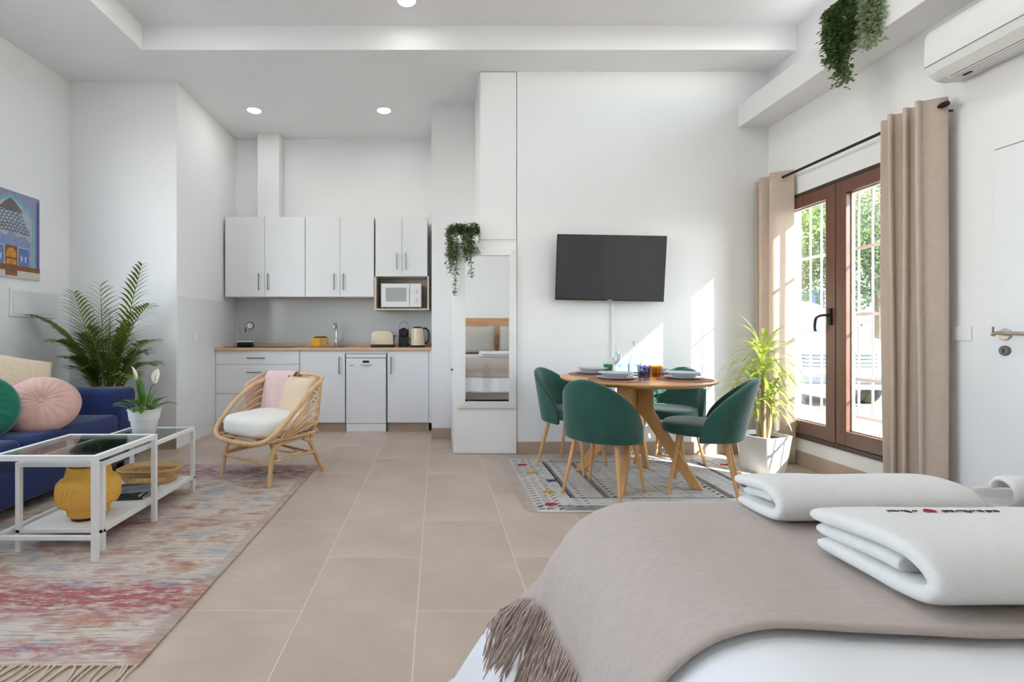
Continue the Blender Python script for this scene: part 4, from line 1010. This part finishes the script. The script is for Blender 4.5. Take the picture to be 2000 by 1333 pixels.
# dracaena
dc = T('dracaena', 'yellow green dracaena in a square white pot beside the glass door', 'potted plant', (2.515, 3.76, 0))
bm = BM(); n = 4
def sq(r, z, k=10):
    out = []
    for i in range(40):
        a = 2*PI*i/40; c_, s_ = math.cos(a), math.sin(a); out.append((r*math.copysign(abs(c_)**.45, c_), r*math.copysign(abs(s_)**.45, s_), z))
    return out
rings = [[bm.verts.new(p) for p in sq(r, z)] for r, z in ((.115, 0), (.12, .006), (.152, .27), (.155, .29), (.140, .29), (.135, .255))]
for a, b in zip(rings[:-1], rings[1:]):
    for i in range(40): bm.faces.new((a[i], a[(i+1) % 40], b[(i+1) % 40], b[i]))
bm.faces.new(rings[0][::-1]); bm.faces.new(rings[-1]); bmesh.ops.transform(bm, matrix=Rz(.35), verts=bm.verts)
P('pot', bm, CERAM, dc, smooth=True)
P('soil', lathe(BM(), [(0, .262), (.13, .262), (.13, .256), (0, .256)], 20), SOIL, dc)
random.seed(17)
for k, (tx, ty, tz, nl, L) in enumerate(((.0, .0, .93, 44, .34), (-.04, .03, .66, 34, .30), (.05, -.02, .60, 30, .27), (-.02, -.04, .80, 26, .32))):
    st = P('cane', tube(BM(), [(tx*.5, ty*.5, .25), (tx*.8, ty*.8, tz*.6), (tx, ty, tz)], [.016, .014, .011], 10), CANE, dc, smooth=True)
    bm = BM()
    for i in range(nl):
        a = 2.4*i; el = 1.35-1.5*(1-i/nl)+random.uniform(-.15, .15); zz = tz-.10*(1-i/nl)
        d = Vector((math.cos(a)*math.cos(el), math.sin(a)*math.cos(el), math.sin(el)))
        leafstrip(bm, (tx+.01*math.cos(a), ty+.01*math.sin(a), zz), d, L*random.uniform(.75, 1.15), random.uniform(.008, .0125), random.uniform(1.2, 2.4), 7, .2)
    for v in bm.verts:
        wx, wy = v.co.x+2.515, v.co.y+3.76
        if wx > 2.79: v.co.x = 2.79-2.515
        if wy > YB-.02: v.co.y = YB-.02-3.76
    P('leaf_crown', bm, DRAC, st, smooth=True)
# ================================================================== CURTAINS, AIR CONDITIONER
RX, RZr = 2.83, 2.35
rd = T('curtain_rod', 'thin black curtain rod above the glazed doors', 'curtain rod', (RX, 3.4, RZr))
P('rod', tube(BM(), [(RX, 2.74, RZr), (RX, 4.27, RZr)], .0105, 12), BLACKM, rd, smooth=True, w=True)
P('end_cap', lathe(BM(), [(0, 0), (.015, 0), (.016, .004), (.016, .035), (.012, .04), (0, .04)], 16, Tr(RX, 2.70, RZr) @ Matrix.Rotation(-PI/2, 4, 'X')), BLACKM, rd, smooth=True, w=True)
for y in (2.77, 4.24): P('bracket', tube(BM(), [(XR, y, RZr-.01), (RX, y, RZr-.012)], .006, 8), BLACKM, rd, smooth=True, w=True)
def curtain(label, ya, yb, waves, amp, ph, ends):
    t = T('curtain', label, 'curtain', (RX, (ya+yb)/2, .015), group='beige curtains')
    bm = BM(); n = 150
    def f(u, v):
        z = .015+2.385*v; sp = 1+ends*(1-v)*.10; y = (ya+yb)/2+(u-.5)*(yb-ya)*sp
        w_ = 2*PI*waves*u+ph+.25*(1-v)*math.sin(3*u+1)
        x = RX-.022+amp*math.sin(w_)*(1-.15*(1-v))+.006*math.sin(9*u+4*v)
        y += .017*math.sin(2*w_)+.008*(1-v)*math.sin(5*u+2*v)
        return Vector((min(x, XR-.03), min(y, YB-.02), z))
    grid(bm, f, n, 24)
    P('cloth', bm, CURT, t, smooth=True, w=True, mods=[('SOLIDIFY', dict(thickness=.004, offset=0))], angle=180)
# the far curtain starts with a flat panel turned to the room, then folds back into the corner
t = T('curtain', 'beige curtain gathered at the far left end of the rod', 'curtain', (RX, 4.1, .015), group='beige curtains')
cpath = spline([(2.90, 3.955, 0), (2.84, 3.985, 0), (2.778, 4.012, 0), (2.757, 4.04, 0), (2.80, 4.065, 0), (2.875, 4.085, 0), (2.885, 4.11, 0), (2.81, 4.135, 0), (2.755, 4.165, 0), (2.79, 4.195, 0), (2.875, 4.215, 0), (2.87, 4.245, 0), (2.785, 4.268, 0)], 8)
def fcur(u, v):
    f = u*(len(cpath)-1); k = min(int(f), len(cpath)-2); p = cpath[k].lerp(cpath[k+1], f-k)
    return Vector((p.x+.008*math.sin(7*u+3*v)*(1-v), min(p.y+.01*(1-v)*math.sin(5*u+2*v)-.012*(1-v)*(1-u), YB-.02), .015+2.385*v))
bm = BM(); grid(bm, fcur, 96, 24)
P('cloth', bm, CURT, t, smooth=True, w=True, mods=[('SOLIDIFY', dict(thickness=.004, offset=0))], angle=180)
curtain('beige curtain gathered at the near right end of the rod', 2.745, 3.025, 3.3, .068, 1.9, .5)
ac = T('air_conditioner', 'white wall mounted air conditioner at the top right', 'air conditioner', (2.83, 2.3, 2.46))
AY0, AY1 = 1.90, 2.715
prof = [(XR, 2.475), (XR, 2.755), (2.76, 2.755), (2.735, 2.745), (2.718, 2.715), (2.712, 2.60), (2.716, 2.545), (2.735, 2.505), (2.775, 2.475), (2.82, 2.465)]
bm = BM(); prism(bm, [(a, c) for a, c in prof], AY0, AY1, 'y', b=.004); P('body', bm, mat('aircon_white', (236, 237, 238), .3, var=.004), ac, w=True, smooth=True, angle=30)
P('front_seam', B(2.7105, 2.718, AY0+.01, AY1-.004, 2.548, 2.551), mat('seam_grey', (150, 150, 152), .5), ac, w=True)
bm = BM(); prism(bm, [(2.728, 2.507), (2.79, 2.466), (2.793, 2.4615), (2.724, 2.504)], AY0+.03, AY1-.06); P('louvre_flap', bm, WHITEP, ac, w=True)
bm = BM(); prism(bm, [(2.782, 2.474), (2.797, 2.4665), (2.799, 2.463), (2.780, 2.4685)], AY0+.03, AY1-.075); P('air_slot', bm, BLACK, ac, w=True)
P('vent_label', B(2.83, 2.845, AY1-.13, AY1-.09, 2.462, 2.4655), BLACKM, ac, w=True)
# ================================================================== TRAILING PLANTS
def trailing(name, label, loc, strands, m, pot=None, seed=1, spread=(.1, .1), leafs=.018, ledge=None):
    random.seed(seed); t = T(name, label, 'hanging plant', loc)
    if pot: P('pot', lathe(BM(), [(pot*.75, 0), (pot*.8, .004), (pot, pot*1.75), (pot*.92, pot*1.75), (pot*.9, pot*1.6), (0, pot*1.6)], 24), mat('cream_pot', (226, 212, 198), .6), t, smooth=True)
    bs = BM(); bl = BM()
    for (ox, oy, L, dx, dy, dens) in strands:
        z0 = (pot*1.75 if pot else .08); p0 = Vector((random.uniform(-.03, .03), random.uniform(-.03, .03), z0)); p1 = Vector((ox, oy, z0+random.uniform(.0, .04)))
        p2 = Vector((ox+dx*.5+random.uniform(-.02, .02), oy+dy*.5, z0-L*.5)); p3 = Vector((ox+dx+random.uniform(-.02, .02), oy+dy, z0-L))
        pts = spline([p0, p1, p2, p3], 8); tube(bs, pts, .0015, 4)
        for q, p in enumerate(pts[2:]):
            for r in range(dens):
                c = p+Vector((random.gauss(0, .012), random.gauss(0, .012), random.gauss(0, .012)))
                a = random.uniform(0, 2*PI); d = Vector((math.cos(a), math.sin(a), random.uniform(-.9, .25))).normalized(); s_ = d.cross(Vector((random.uniform(-.3, .3), random.uniform(-.3, .3), 1))).normalized()
                L_ = leafs*random.uniform(.7, 1.3); w_ = L_*.32; nn = s_.cross(d)*w_*.35
                A = [bl.verts.new(x) for x in (c, c+d*L_*.5-s_*w_+nn, c+d*L_, c+d*L_*.5+s_*w_+nn)]
                bl.faces.new((A[0], A[1], A[2])); bl.faces.new((A[0], A[2], A[3]))
    P('vines', bs, mat('vine_stem', (96, 98, 58), .7), t)
    o = P('foliage', bl, m, t); o['kind'] = 'stuff'
random.seed(2)
st = []
for k in range(26):                      # in front of the cupboard and over its left edge
    if k % 3: ox, oy = random.uniform(-.15, .06), random.uniform(-.165, -.14)
    else: ox, oy = random.uniform(-.165, -.145), random.uniform(-.15, .0)
    L = random.uniform(.12, .30) if ox > -.08 else random.uniform(.2, .42)
    if k in (2, 11): L = .56; ox = -.11
    if k == 7: L = .40; ox = .03
    st.append((ox, oy, L, random.uniform(-.02, .03), random.uniform(-.012, .0), 4))
for k in range(12):
    a = random.uniform(0, 2*PI); st.append((.075*math.cos(a), .075*math.sin(a), random.uniform(-.09, .03), 0, 0, 4))
trailing('trailing_plant', 'green trailing plant in a cream pot on the cupboard ledge', (.265, 4.395, 1.8735), st, IVY, .058, 4, leafs=.026)
st = []
for k in range(26):
    y = random.uniform(-.11, .11); st.append((-.11-random.uniform(0, .02), y, random.choice((.22, .28, .34, .42, .5)) if abs(y) < .08 else random.uniform(.2, .34), random.uniform(-.02, .0), random.uniform(-.02, .02), 5))
trailing('trailing_plant', 'dense dark green trailing plant hanging from the beam ledge', (2.755, 3.165, 3.086), st, IVY, .06, 6, leafs=.034)
st = []
for k in range(15):
    y = random.uniform(-.06, .06); st.append((-.11-random.uniform(0, .02), y, random.choice((.16, .22, .28, .34)), random.uniform(-.02, .0), random.uniform(-.015, .015), 5))
trailing('trailing_plant', 'pale grey green trailing plant beside the dark one on the beam', (2.755, 2.95, 3.086), st, IVYP, .05, 9, leafs=.03)
random.seed(7)
# ================================================================== BED
BX0, BX1, BY0, BY1, BZ = .46, 1.72, -.55, 1.07, .672      # flat core of the top; edges round off over .2 m
def drape(u, v, r, zt, ripple, flare, seed):
    qx = min(max(u, BX0), BX1); qy = min(v, BY1); d = Vector((u-qx, v-qy)); L = d.length
    d0 = L; L = min(L, .74)
    top = zt+.006*noise.noise(Vector((u*3, v*3, seed)))+.003*noise.noise(Vector((u*11, v*11, seed)))
    if L < 1e-6: return Vector((u, v, top))
    n = d/d0; arc = r*PI/2
    if L < arc: a = L/r; ho, z = r*math.sin(a), top-r*(1-math.cos(a))
    else: ho, z = r+flare*(L-arc), top-r-(L-arc)*.98
    h = min(1, max(0, (L-.10)/.35))
    cf = 2*abs(n.x*n.y); ho *= 1+.42*cf*min(1, max(0, (L-.25)/.25)); z = max(z, .04)
    per = (v if abs(n.x) > .99 else (u+9 if abs(n.y) > .99 else math.atan2(n.y, -n.x)*.5+BY1))
    ho += ripple*h*(math.sin(per*17+seed)+.6*math.sin(per*31+seed*2))
    return Vector((qx+n.x*ho, qy+n.y*ho, z))
bed = T('bed', 'white upholstered double bed in the foreground', 'bed', (1.09, .35, 0))
P('bed_base', B(.34, 1.84, -.55, 1.19, .05, .44, .03, seg=3), mat('white_leatherette', (234, 234, 235), .5), bed, smooth=True, w=True)
P('mattress', B(.33, 1.85, -.55, 1.20, .44, .62, .06, seg=3), COTTON, bed, smooth=True, w=True)
for fx in (.42, 1.76):
    for fy in (-.45, 1.10): P('foot', lathe(BM(), [(.03, 0), (.03, .05), (0, .05)], 14, Tr(fx, fy, 0)), BLACK, bed, w=True)
dv = T('duvet', 'smooth white duvet hanging over the bed edges', 'duvet', (1.09, .3, .2))
bm = BM(); ext = .60
grid(bm, lambda a, b: drape(BX0-ext+(BX1-BX0+2*ext)*a, BY0+(BY1+ext-BY0)*b, .2, BZ, .018, .42, 1.7), 110, 100)
P('cover', bm, COTTON, dv, smooth=True, w=True, mods=[('SOLIDIFY', dict(thickness=.012, offset=-1))], angle=180)
th = T('throw_blanket', 'taupe fringed throw laid across the foot of the bed', 'blanket', (1.09, .9, .45))
TU0, TU1, TV0, TV1 = BX0-.345, BX1+.345, .635, BY1+.40
bm = BM(); grid(bm, lambda a, b: drape(TU0+(TU1-TU0)*a, TV0+(TV1-TV0)*b+.012*math.sin(6*(TU0+(TU1-TU0)*a))*(1-b), .208, BZ+.012, .014, .30, 1.7), 100, 60)
P('cloth', bm, THROW, th, smooth=True, w=True, mods=[('SOLIDIFY', dict(thickness=.006, offset=1))], angle=180)
bm = BM(); random.seed(41)
def tassel(u, v, du, dv_, L):
    p0 = drape(u, v, .211, BZ+.015, .014, .30, 1.7); n_ = 5; pts = [p0]
    for k in range(1, n_+1):
        t = k/n_*L; q = drape(u+du*t, v+dv_*t, .214, BZ+.016, .014, .33, 1.7)
        pts.append(q+Vector((random.gauss(0, .003), random.gauss(0, .005), 0)))
    tube(bm, pts, [.0042, .0026, .0028, .0028, .0024, .0014], 4)
for k in range(130):
    v = TV0+(TV1-TV0)*k/129
    for j in range(2): tassel(TU0, v+random.uniform(-.003, .003), -1, random.uniform(-.22, .22), random.uniform(.16, .24))
for k in range(40): tassel(TU1, TV0+(TV1-TV0)*k/39, 1, random.uniform(-.1, .1), .16)
o = P('tassels', bm, mat('taupe_tassel', (168, 150, 138), .95, var=.2, vscale=60), th, smooth=True, w=True); o['kind'] = 'stuff'
# towels
def strip(bm, path, th_, x0, x1, nx, jit=.0025, seed=0, skew=0):
    Pp = [Vector((a, c)) for a, c in path]; rings = []
    dense = spline([(a, c, 0) for a, c in path], 5); Pp = [Vector((p.x, p.y)) for p in dense]
    def off(i, s_):
        d = (Pp[min(i+1, len(Pp)-1)]-Pp[max(i-1, 0)]).normalized(); return Pp[i]+Vector((-d.y, d.x))*s_
    xs = [(x0, .45), (x0+.006, .8), (x0+.018, 1)]+[(x0+.018+(x1-x0-.036)*k/nx, 1) for k in range(1, nx)]+[(x1-.018, 1), (x1-.006, .8), (x1, .45)]
    N = len(Pp)
    for x, k in xs:
        pts = []
        for i in range(N):
            e = .72 if i in (0, N-1) else (.93 if i in (1, N-2) else 1); pts.append(off(i, th_/2*k*e))
        for i in range(N-1, -1, -1):
            e = .72 if i in (0, N-1) else (.93 if i in (1, N-2) else 1); pts.append(off(i, -th_/2*k*e))
        ring = []
        for q in pts:
            c = Vector((x+skew*(q.x-Pp[0].x), q.x, q.y)); c += jit*noise.noise_vector(c*14+Vector((seed, 0, 0)))+jit*.5*noise.noise_vector(c*45); ring.append(bm.verts.new(c))
        rings.append(ring)
    M_ = len(rings[0])
    for a, b in zip(rings[:-1], rings[1:]):
        for i in range(M_): bm.faces.new((a[i], a[(i+1) % M_], b[(i+1) % M_], b[i]))
    for ring, fl in ((rings[0], 1), (rings[-1], 0)):
        for i in range(N-1):
            q = (ring[i], ring[i+1], ring[M_-2-i], ring[M_-1-i]); bm.faces.new(q if fl else q[::-1])
    bmesh.ops.recalc_face_normals(bm, faces=bm.faces)
ZB = BZ+.0185
tb = T('folded_towel', 'large folded white towel with dark embroidered writing, nearest', 'towel', (.96, .76, ZB), group='white towels on the bed')
bm = BM()
strip(bm, [(.875, ZB+.060), (.80, ZB+.068), (.735, ZB+.073), (.69, ZB+.069), (.664, ZB+.053), (.660, ZB+.036), (.68, ZB+.021), (.74, ZB+.0155), (.862, ZB+.0145)], .029, .668, 1.30, 14, seed=1)
strip(bm, [(.870, ZB+.0365), (.80, ZB+.041), (.735, ZB+.044), (.712, ZB+.043)], .027, .674, 1.29, 14, seed=3)
P('terry_cloth', bm, TERRY, tb, smooth=True, w=True, mods=[SUB(1)], angle=180)
# embroidery, read from the far side: script strokes with a red heart in the middle
def towel_z(y): 
    return ZB+.0149+(.068 if y < .80 else .068-.008*(y-.80)/.075)-.0005
INK = mat('dark_thread', (44, 42, 48), .8); REDT = mat('red_thread', (178, 40, 58), .8)
def stroke(pts, r=.0010): return tube(BM(), [(x, y, towel_z(y)+.0012) for x, y in spline2(pts)], r, 4)
def spline2(pts): return [(p.x, p.y) for p in spline([(a, b, 0) for a, b in pts], 4)]
for xs_ in ((.768, .777, .787, .797, .812), (.862, .874, .886, .898, .910, .924, .936, .950)):
    for k, x in enumerate(xs_):
        h_ = .012 if k % 3 == 0 else .007; y = .832
        if k % 2: bm = stroke([(x-.004, y), (x-.003, y-h_*.8), (x+.002, y-h_), (x+.004, y-h_*.3), (x, y)])
        else: bm = stroke([(x-.005, y-h_), (x-.001, y-.001), (x+.003, y-h_*.6), (x+.006, y)])
        P('embroidered_letter', bm, INK, tb, w=True)
bm = stroke([(.838, .838), (.829, .829), (.831, .823), (.837, .826), (.843, .823), (.846, .829), (.838, .838)], .0014); P('embroidered_heart', bm, REDT, tb, w=True)
t2 = T('folded_towel', 'smaller folded white towel behind the embroidered one', 'towel', (.87, 1.03, ZB), group='white towels on the bed')
bm = BM()
strip(bm, [(1.105, ZB+.052), (1.05, ZB+.062), (1.0, ZB+.062), (.968, ZB+.047), (.966, ZB+.030), (.99, ZB+.016), (1.095, ZB+.010)], .026, .672, 1.082, 10, seed=6, skew=0)
strip(bm, [(1.10, ZB+.030), (1.05, ZB+.037), (1.01, ZB+.039)], .024, .690, 1.07, 10, seed=8)
P('terry_cloth', bm, TERRY, t2, smooth=True, w=True, mods=[SUB(1)], angle=180)
t3 = T('rolled_towel', 'rolled white towel at the right edge of the picture', 'towel', (1.28, 1.03, ZB), group='white towels on the bed')
bm = BM(); pts = [(1.03+(.012+.0035*k)*math.cos(.55*k), ZB+.052+(.012+.0035*k)*math.sin(.55*k)) for k in range(0, 12)]
strip(bm, pts, .013, 1.185, 1.45, 8, seed=12); P('terry_cloth', bm, TERRY, t3, smooth=True, w=True, angle=180)
# headboard and pillows, seen in the mirror
hb = T('headboard', 'pale knotty wood plank headboard reflected in the mirror', 'headboard', (1.09, -.58, .3))
for k in range(6):
    z = .32+k*.172
    g = None
    P('plank', B(.22+.01*(k % 2), 1.96, -.592, -.566, z, z+.168, .004), woodm('knotty_pine_%d' % (k % 3), [(196, 146, 104), (206, 158, 116), (188, 136, 96)][k % 3], [(226, 184, 144), (232, 194, 152), (218, 172, 130)][k % 3], .6, 0, .6), hb, w=True)
def pillow(x, y, lab, sx_=.62):
    o = square_cushion('pillow', lab, .60, .18, (x, y, .945), (math.radians(72), 0, math.radians(3)), LINEN, 'pillow', 'grey pillows against the headboard'); o.scale = (1.02, .9, 1); return o
pillow(.76, -.42, 'grey linen pillow on the left in the mirror reflection'); pillow(1.42, -.42, 'grey linen pillow on the right in the mirror reflection')

# ================================================================== OUTDOORS
GX = XR+.25
S('ground', B(GX, 30, -12, 40, -.12, -.02), mat('pale_pavement', (142, 138, 132), .9, var=.06, vscale=1.5), 'sunlit pale street outside the glazed doors')
S('bounce_ground', B(-34, XL-.15, -20, 26, -.12, -.02), MATS['pale_pavement'], 'pale ground added to bounce light into the added left window')  # unseen ground added to bounce sunlight up onto the ceiling
gr = T('window_grille', 'white painted security grille outside the glazed doors', 'grille', (GX-.07, 3.55, DZ0))
GW = mat('grille_white', (232, 236, 240), .5)
for k in range(13):
    y = DY0+.06+k*.1165
    if y < DY1: P('bar', tube(BM(), [(GX-.06, y, DZ0), (GX-.06, y, DZ1)], .0075, 8), GW, gr, smooth=True, w=True)
for z in (.45, .73, 1.21, 1.70): P('cross_bar', B(GX-.072, GX-.064, DY0, DY1, z-.012, z+.012), GW, gr, w=True)
# parked white car, front towards the room
CX, CY = 6.05, 7.0
car = T('parked_car', 'white parked car seen through the glazed doors', 'car', (CX, CY+2, -.02), math.radians(-8))
CW = mat('car_white', (190, 196, 202), .2, var=.005, coat=.5); CGm = mat('car_window', (96, 124, 160), .08, var=.1, vscale=3)
side = [(-2.0, .28), (-2.05, .55), (-1.98, .86), (-1.75, .97), (-1.0, 1.08), (-.35, 1.60), (.2, 1.70), (1.3, 1.66), (1.9, 1.15), (2.1, 1.05), (2.12, .4), (1.9, .26), (1.68, .26), (1.6, .5), (1.4, .62), (1.2, .5), (1.12, .24), (-1.02, .24), (-1.1, .5), (-1.3, .62), (-1.5, .5), (-1.58, .26)]
bm = BM(); prism(bm, side, -.85, .85, 'x')
for v in bm.verts:
    if v.co.z > 1.1: v.co.x *= .84
bmesh.ops.bevel(bm, geom=[e for e in bm.edges if abs(e.verts[0].co.x-e.verts[1].co.x) > .5 or True], offset=.035, segments=2, affect='EDGES', profile=.5)
P('body', bm, CW, car, smooth=True, angle=50)
bm = BM(); grid(bm, lambda a, b: Vector(((-.66+1.32*a)*(1-.09*b), -.99+.60*b, 1.115+.46*b)), 4, 4); P('windscreen', bm, CGm, car, mods=[SOL(.02, 1)])
for s_ in (-1, 1):
    bm = BM(); prism(bm, [(-.85, 1.10), (-.33, 1.52), (1.15, 1.52), (1.6, 1.12)], s_*.80-.045, s_*.80+.045, 'x'); P('side_window', bm, CGm, car)
    hl = P('headlight', B(s_*.66-.15, s_*.66+.15, -2.03, -1.9, .70, .86, .03), mat('headlamp', (190, 200, 208), .1), car)
    P('mirror', B(s_*.93-.09, s_*.93+.09, -.82, -.72, 1.08, 1.24, .03), CW, car)
    for wy in (-1.3, 1.4):
        wh = P('wheel', lathe(BM(), [(.20, -.10), (.31, -.10), (.33, -.07), (.33, .07), (.31, .10), (.2, .10)], 28, Tr(s_*.76, wy, .31) @ Matrix.Rotation(PI/2, 4, 'Y')), BLACK, car, smooth=True)
        P('hubcap', lathe(BM(), [(0, -.11), (.2, -.105), (.2, .105), (0, .11)], 20, Tr(s_*.76, wy, .31) @ Matrix.Rotation(PI/2, 4, 'Y')), STEEL, wh, smooth=True)
for k in range(4): P('grille_slat', B(-.48, .48, -2.075, -1.99, .60+k*.055, .625+k*.055, .006), mat('dark_slat', (60, 64, 70), .4), car)
P('emblem', lathe(BM(), [(.05, -.01), (.065, -.01), (.065, .01), (.05, .01), (.05, -.01)], 20, Tr(0, -2.085, .70) @ Matrix.Rotation(PI/2, 4, 'X'), close=False), CHROME, car, smooth=True)
P('lower_intake', B(-.6, .6, -2.06, -1.95, .36, .48, .02), mat('dark_intake', (70, 74, 80), .6), car)
P('bumper', B(-.84, .84, -2.09, -1.9, .28, .35, .03), CW, car)
# trees and the house across the street
def tree(label, x, y, h, rx, rz, n, m, seed):
    random.seed(seed); t = T('street_tree', label, 'tree', (x, y, -.02), group='trees across the street')
    P('trunk', tube(BM(), spline([(0, 0, 0), (.06, .03, h*.3), (-.04, .05, h*.6), (.02, 0, h*.85)], 4), [.16-.10*i/12 for i in range(13)], 8), mat('bark', (112, 96, 82), .9, var=.2), t, smooth=True)
    for k in range(5):
        a = k*1.3; P('branch', tube(BM(), spline([(0, 0, h*(.4+.07*k)), (.5*rx*math.cos(a), .5*rx*math.sin(a), h*(.55+.07*k)), (.85*rx*math.cos(a), .85*rx*math.sin(a), h*(.62+.08*k))], 3), [.05, .045, .04, .03, .025, .02, .012], 6), MATS['bark'], t, smooth=True)
    bm = BM()
    cl = [Vector((random.gauss(0, .45)*rx, random.gauss(0, .45)*rx, h*.66+random.gauss(0, .42)*rz)) for _ in range(42)]
    for k in range(n):
        c = random.choice(cl)+Vector((random.gauss(0, .17), random.gauss(0, .17), random.gauss(0, .14)))*rx
        d = Vector((random.gauss(0, 1), random.gauss(0, 1), random.gauss(-.3, .6))).normalized(); s_ = d.orthogonal().normalized(); L = random.uniform(.05, .10); s_ = (Matrix.Rotation(random.uniform(0, 6.28), 3, d) @ s_)*L*.35
        A = [bm.verts.new(q) for q in (c, c+d*L*.5-s_, c+d*L, c+d*L*.5+s_)]; bm.faces.new(A)
    o = P('crown', bm, m, t); o['kind'] = 'stuff'
LV = mat('tree_leaf', (112, 132, 72), .6, var=.35, vscale=3, trans=.35); LV2 = mat('tree_leaf_dark', (84, 104, 70), .6, var=.35, vscale=3, trans=.3)
tree('broad green street tree behind the parked car, left in the door panes', 8.2, 11.2, 5.0, 1.7, 1.5, 11000, LV, 1)
tree('darker street tree seen in the right door pane', 9.6, 10.6, 4.6, 1.6, 1.6, 11000, LV2, 2)
tree('far street tree between the two nearer crowns', 10.5, 14.5, 6.0, 2.2, 2.0, 9000, LV2, 3)
hs = T('opposite_house', 'pale rendered house across the street', 'building', (14, 16, -.02), math.radians(-40))
P('facade', B(-9, 9, 0, 4, 0, 5.2), mat('house_render', (186, 180, 170), .9, var=.04), hs)
P('roof', prism(BM(), [(-.4, 5.2), (4.4, 5.2), (2, 6.6)], -9.3, 9.3, 'x'), mat('roof_tile', (170, 110, 84), .8, var=.15), hs)
for k in range(6):
    x = -7.5+k*3; f = P('window', B(x-.6, x+.6, -.06, .02, 1.1, 2.6), mat('window_white', (230, 230, 230), .5), hs)
    P('pane', B(x-.5, x+.5, -.075, -.055, 1.2, 2.5), mat('house_pane', (90, 110, 140), .1), f)
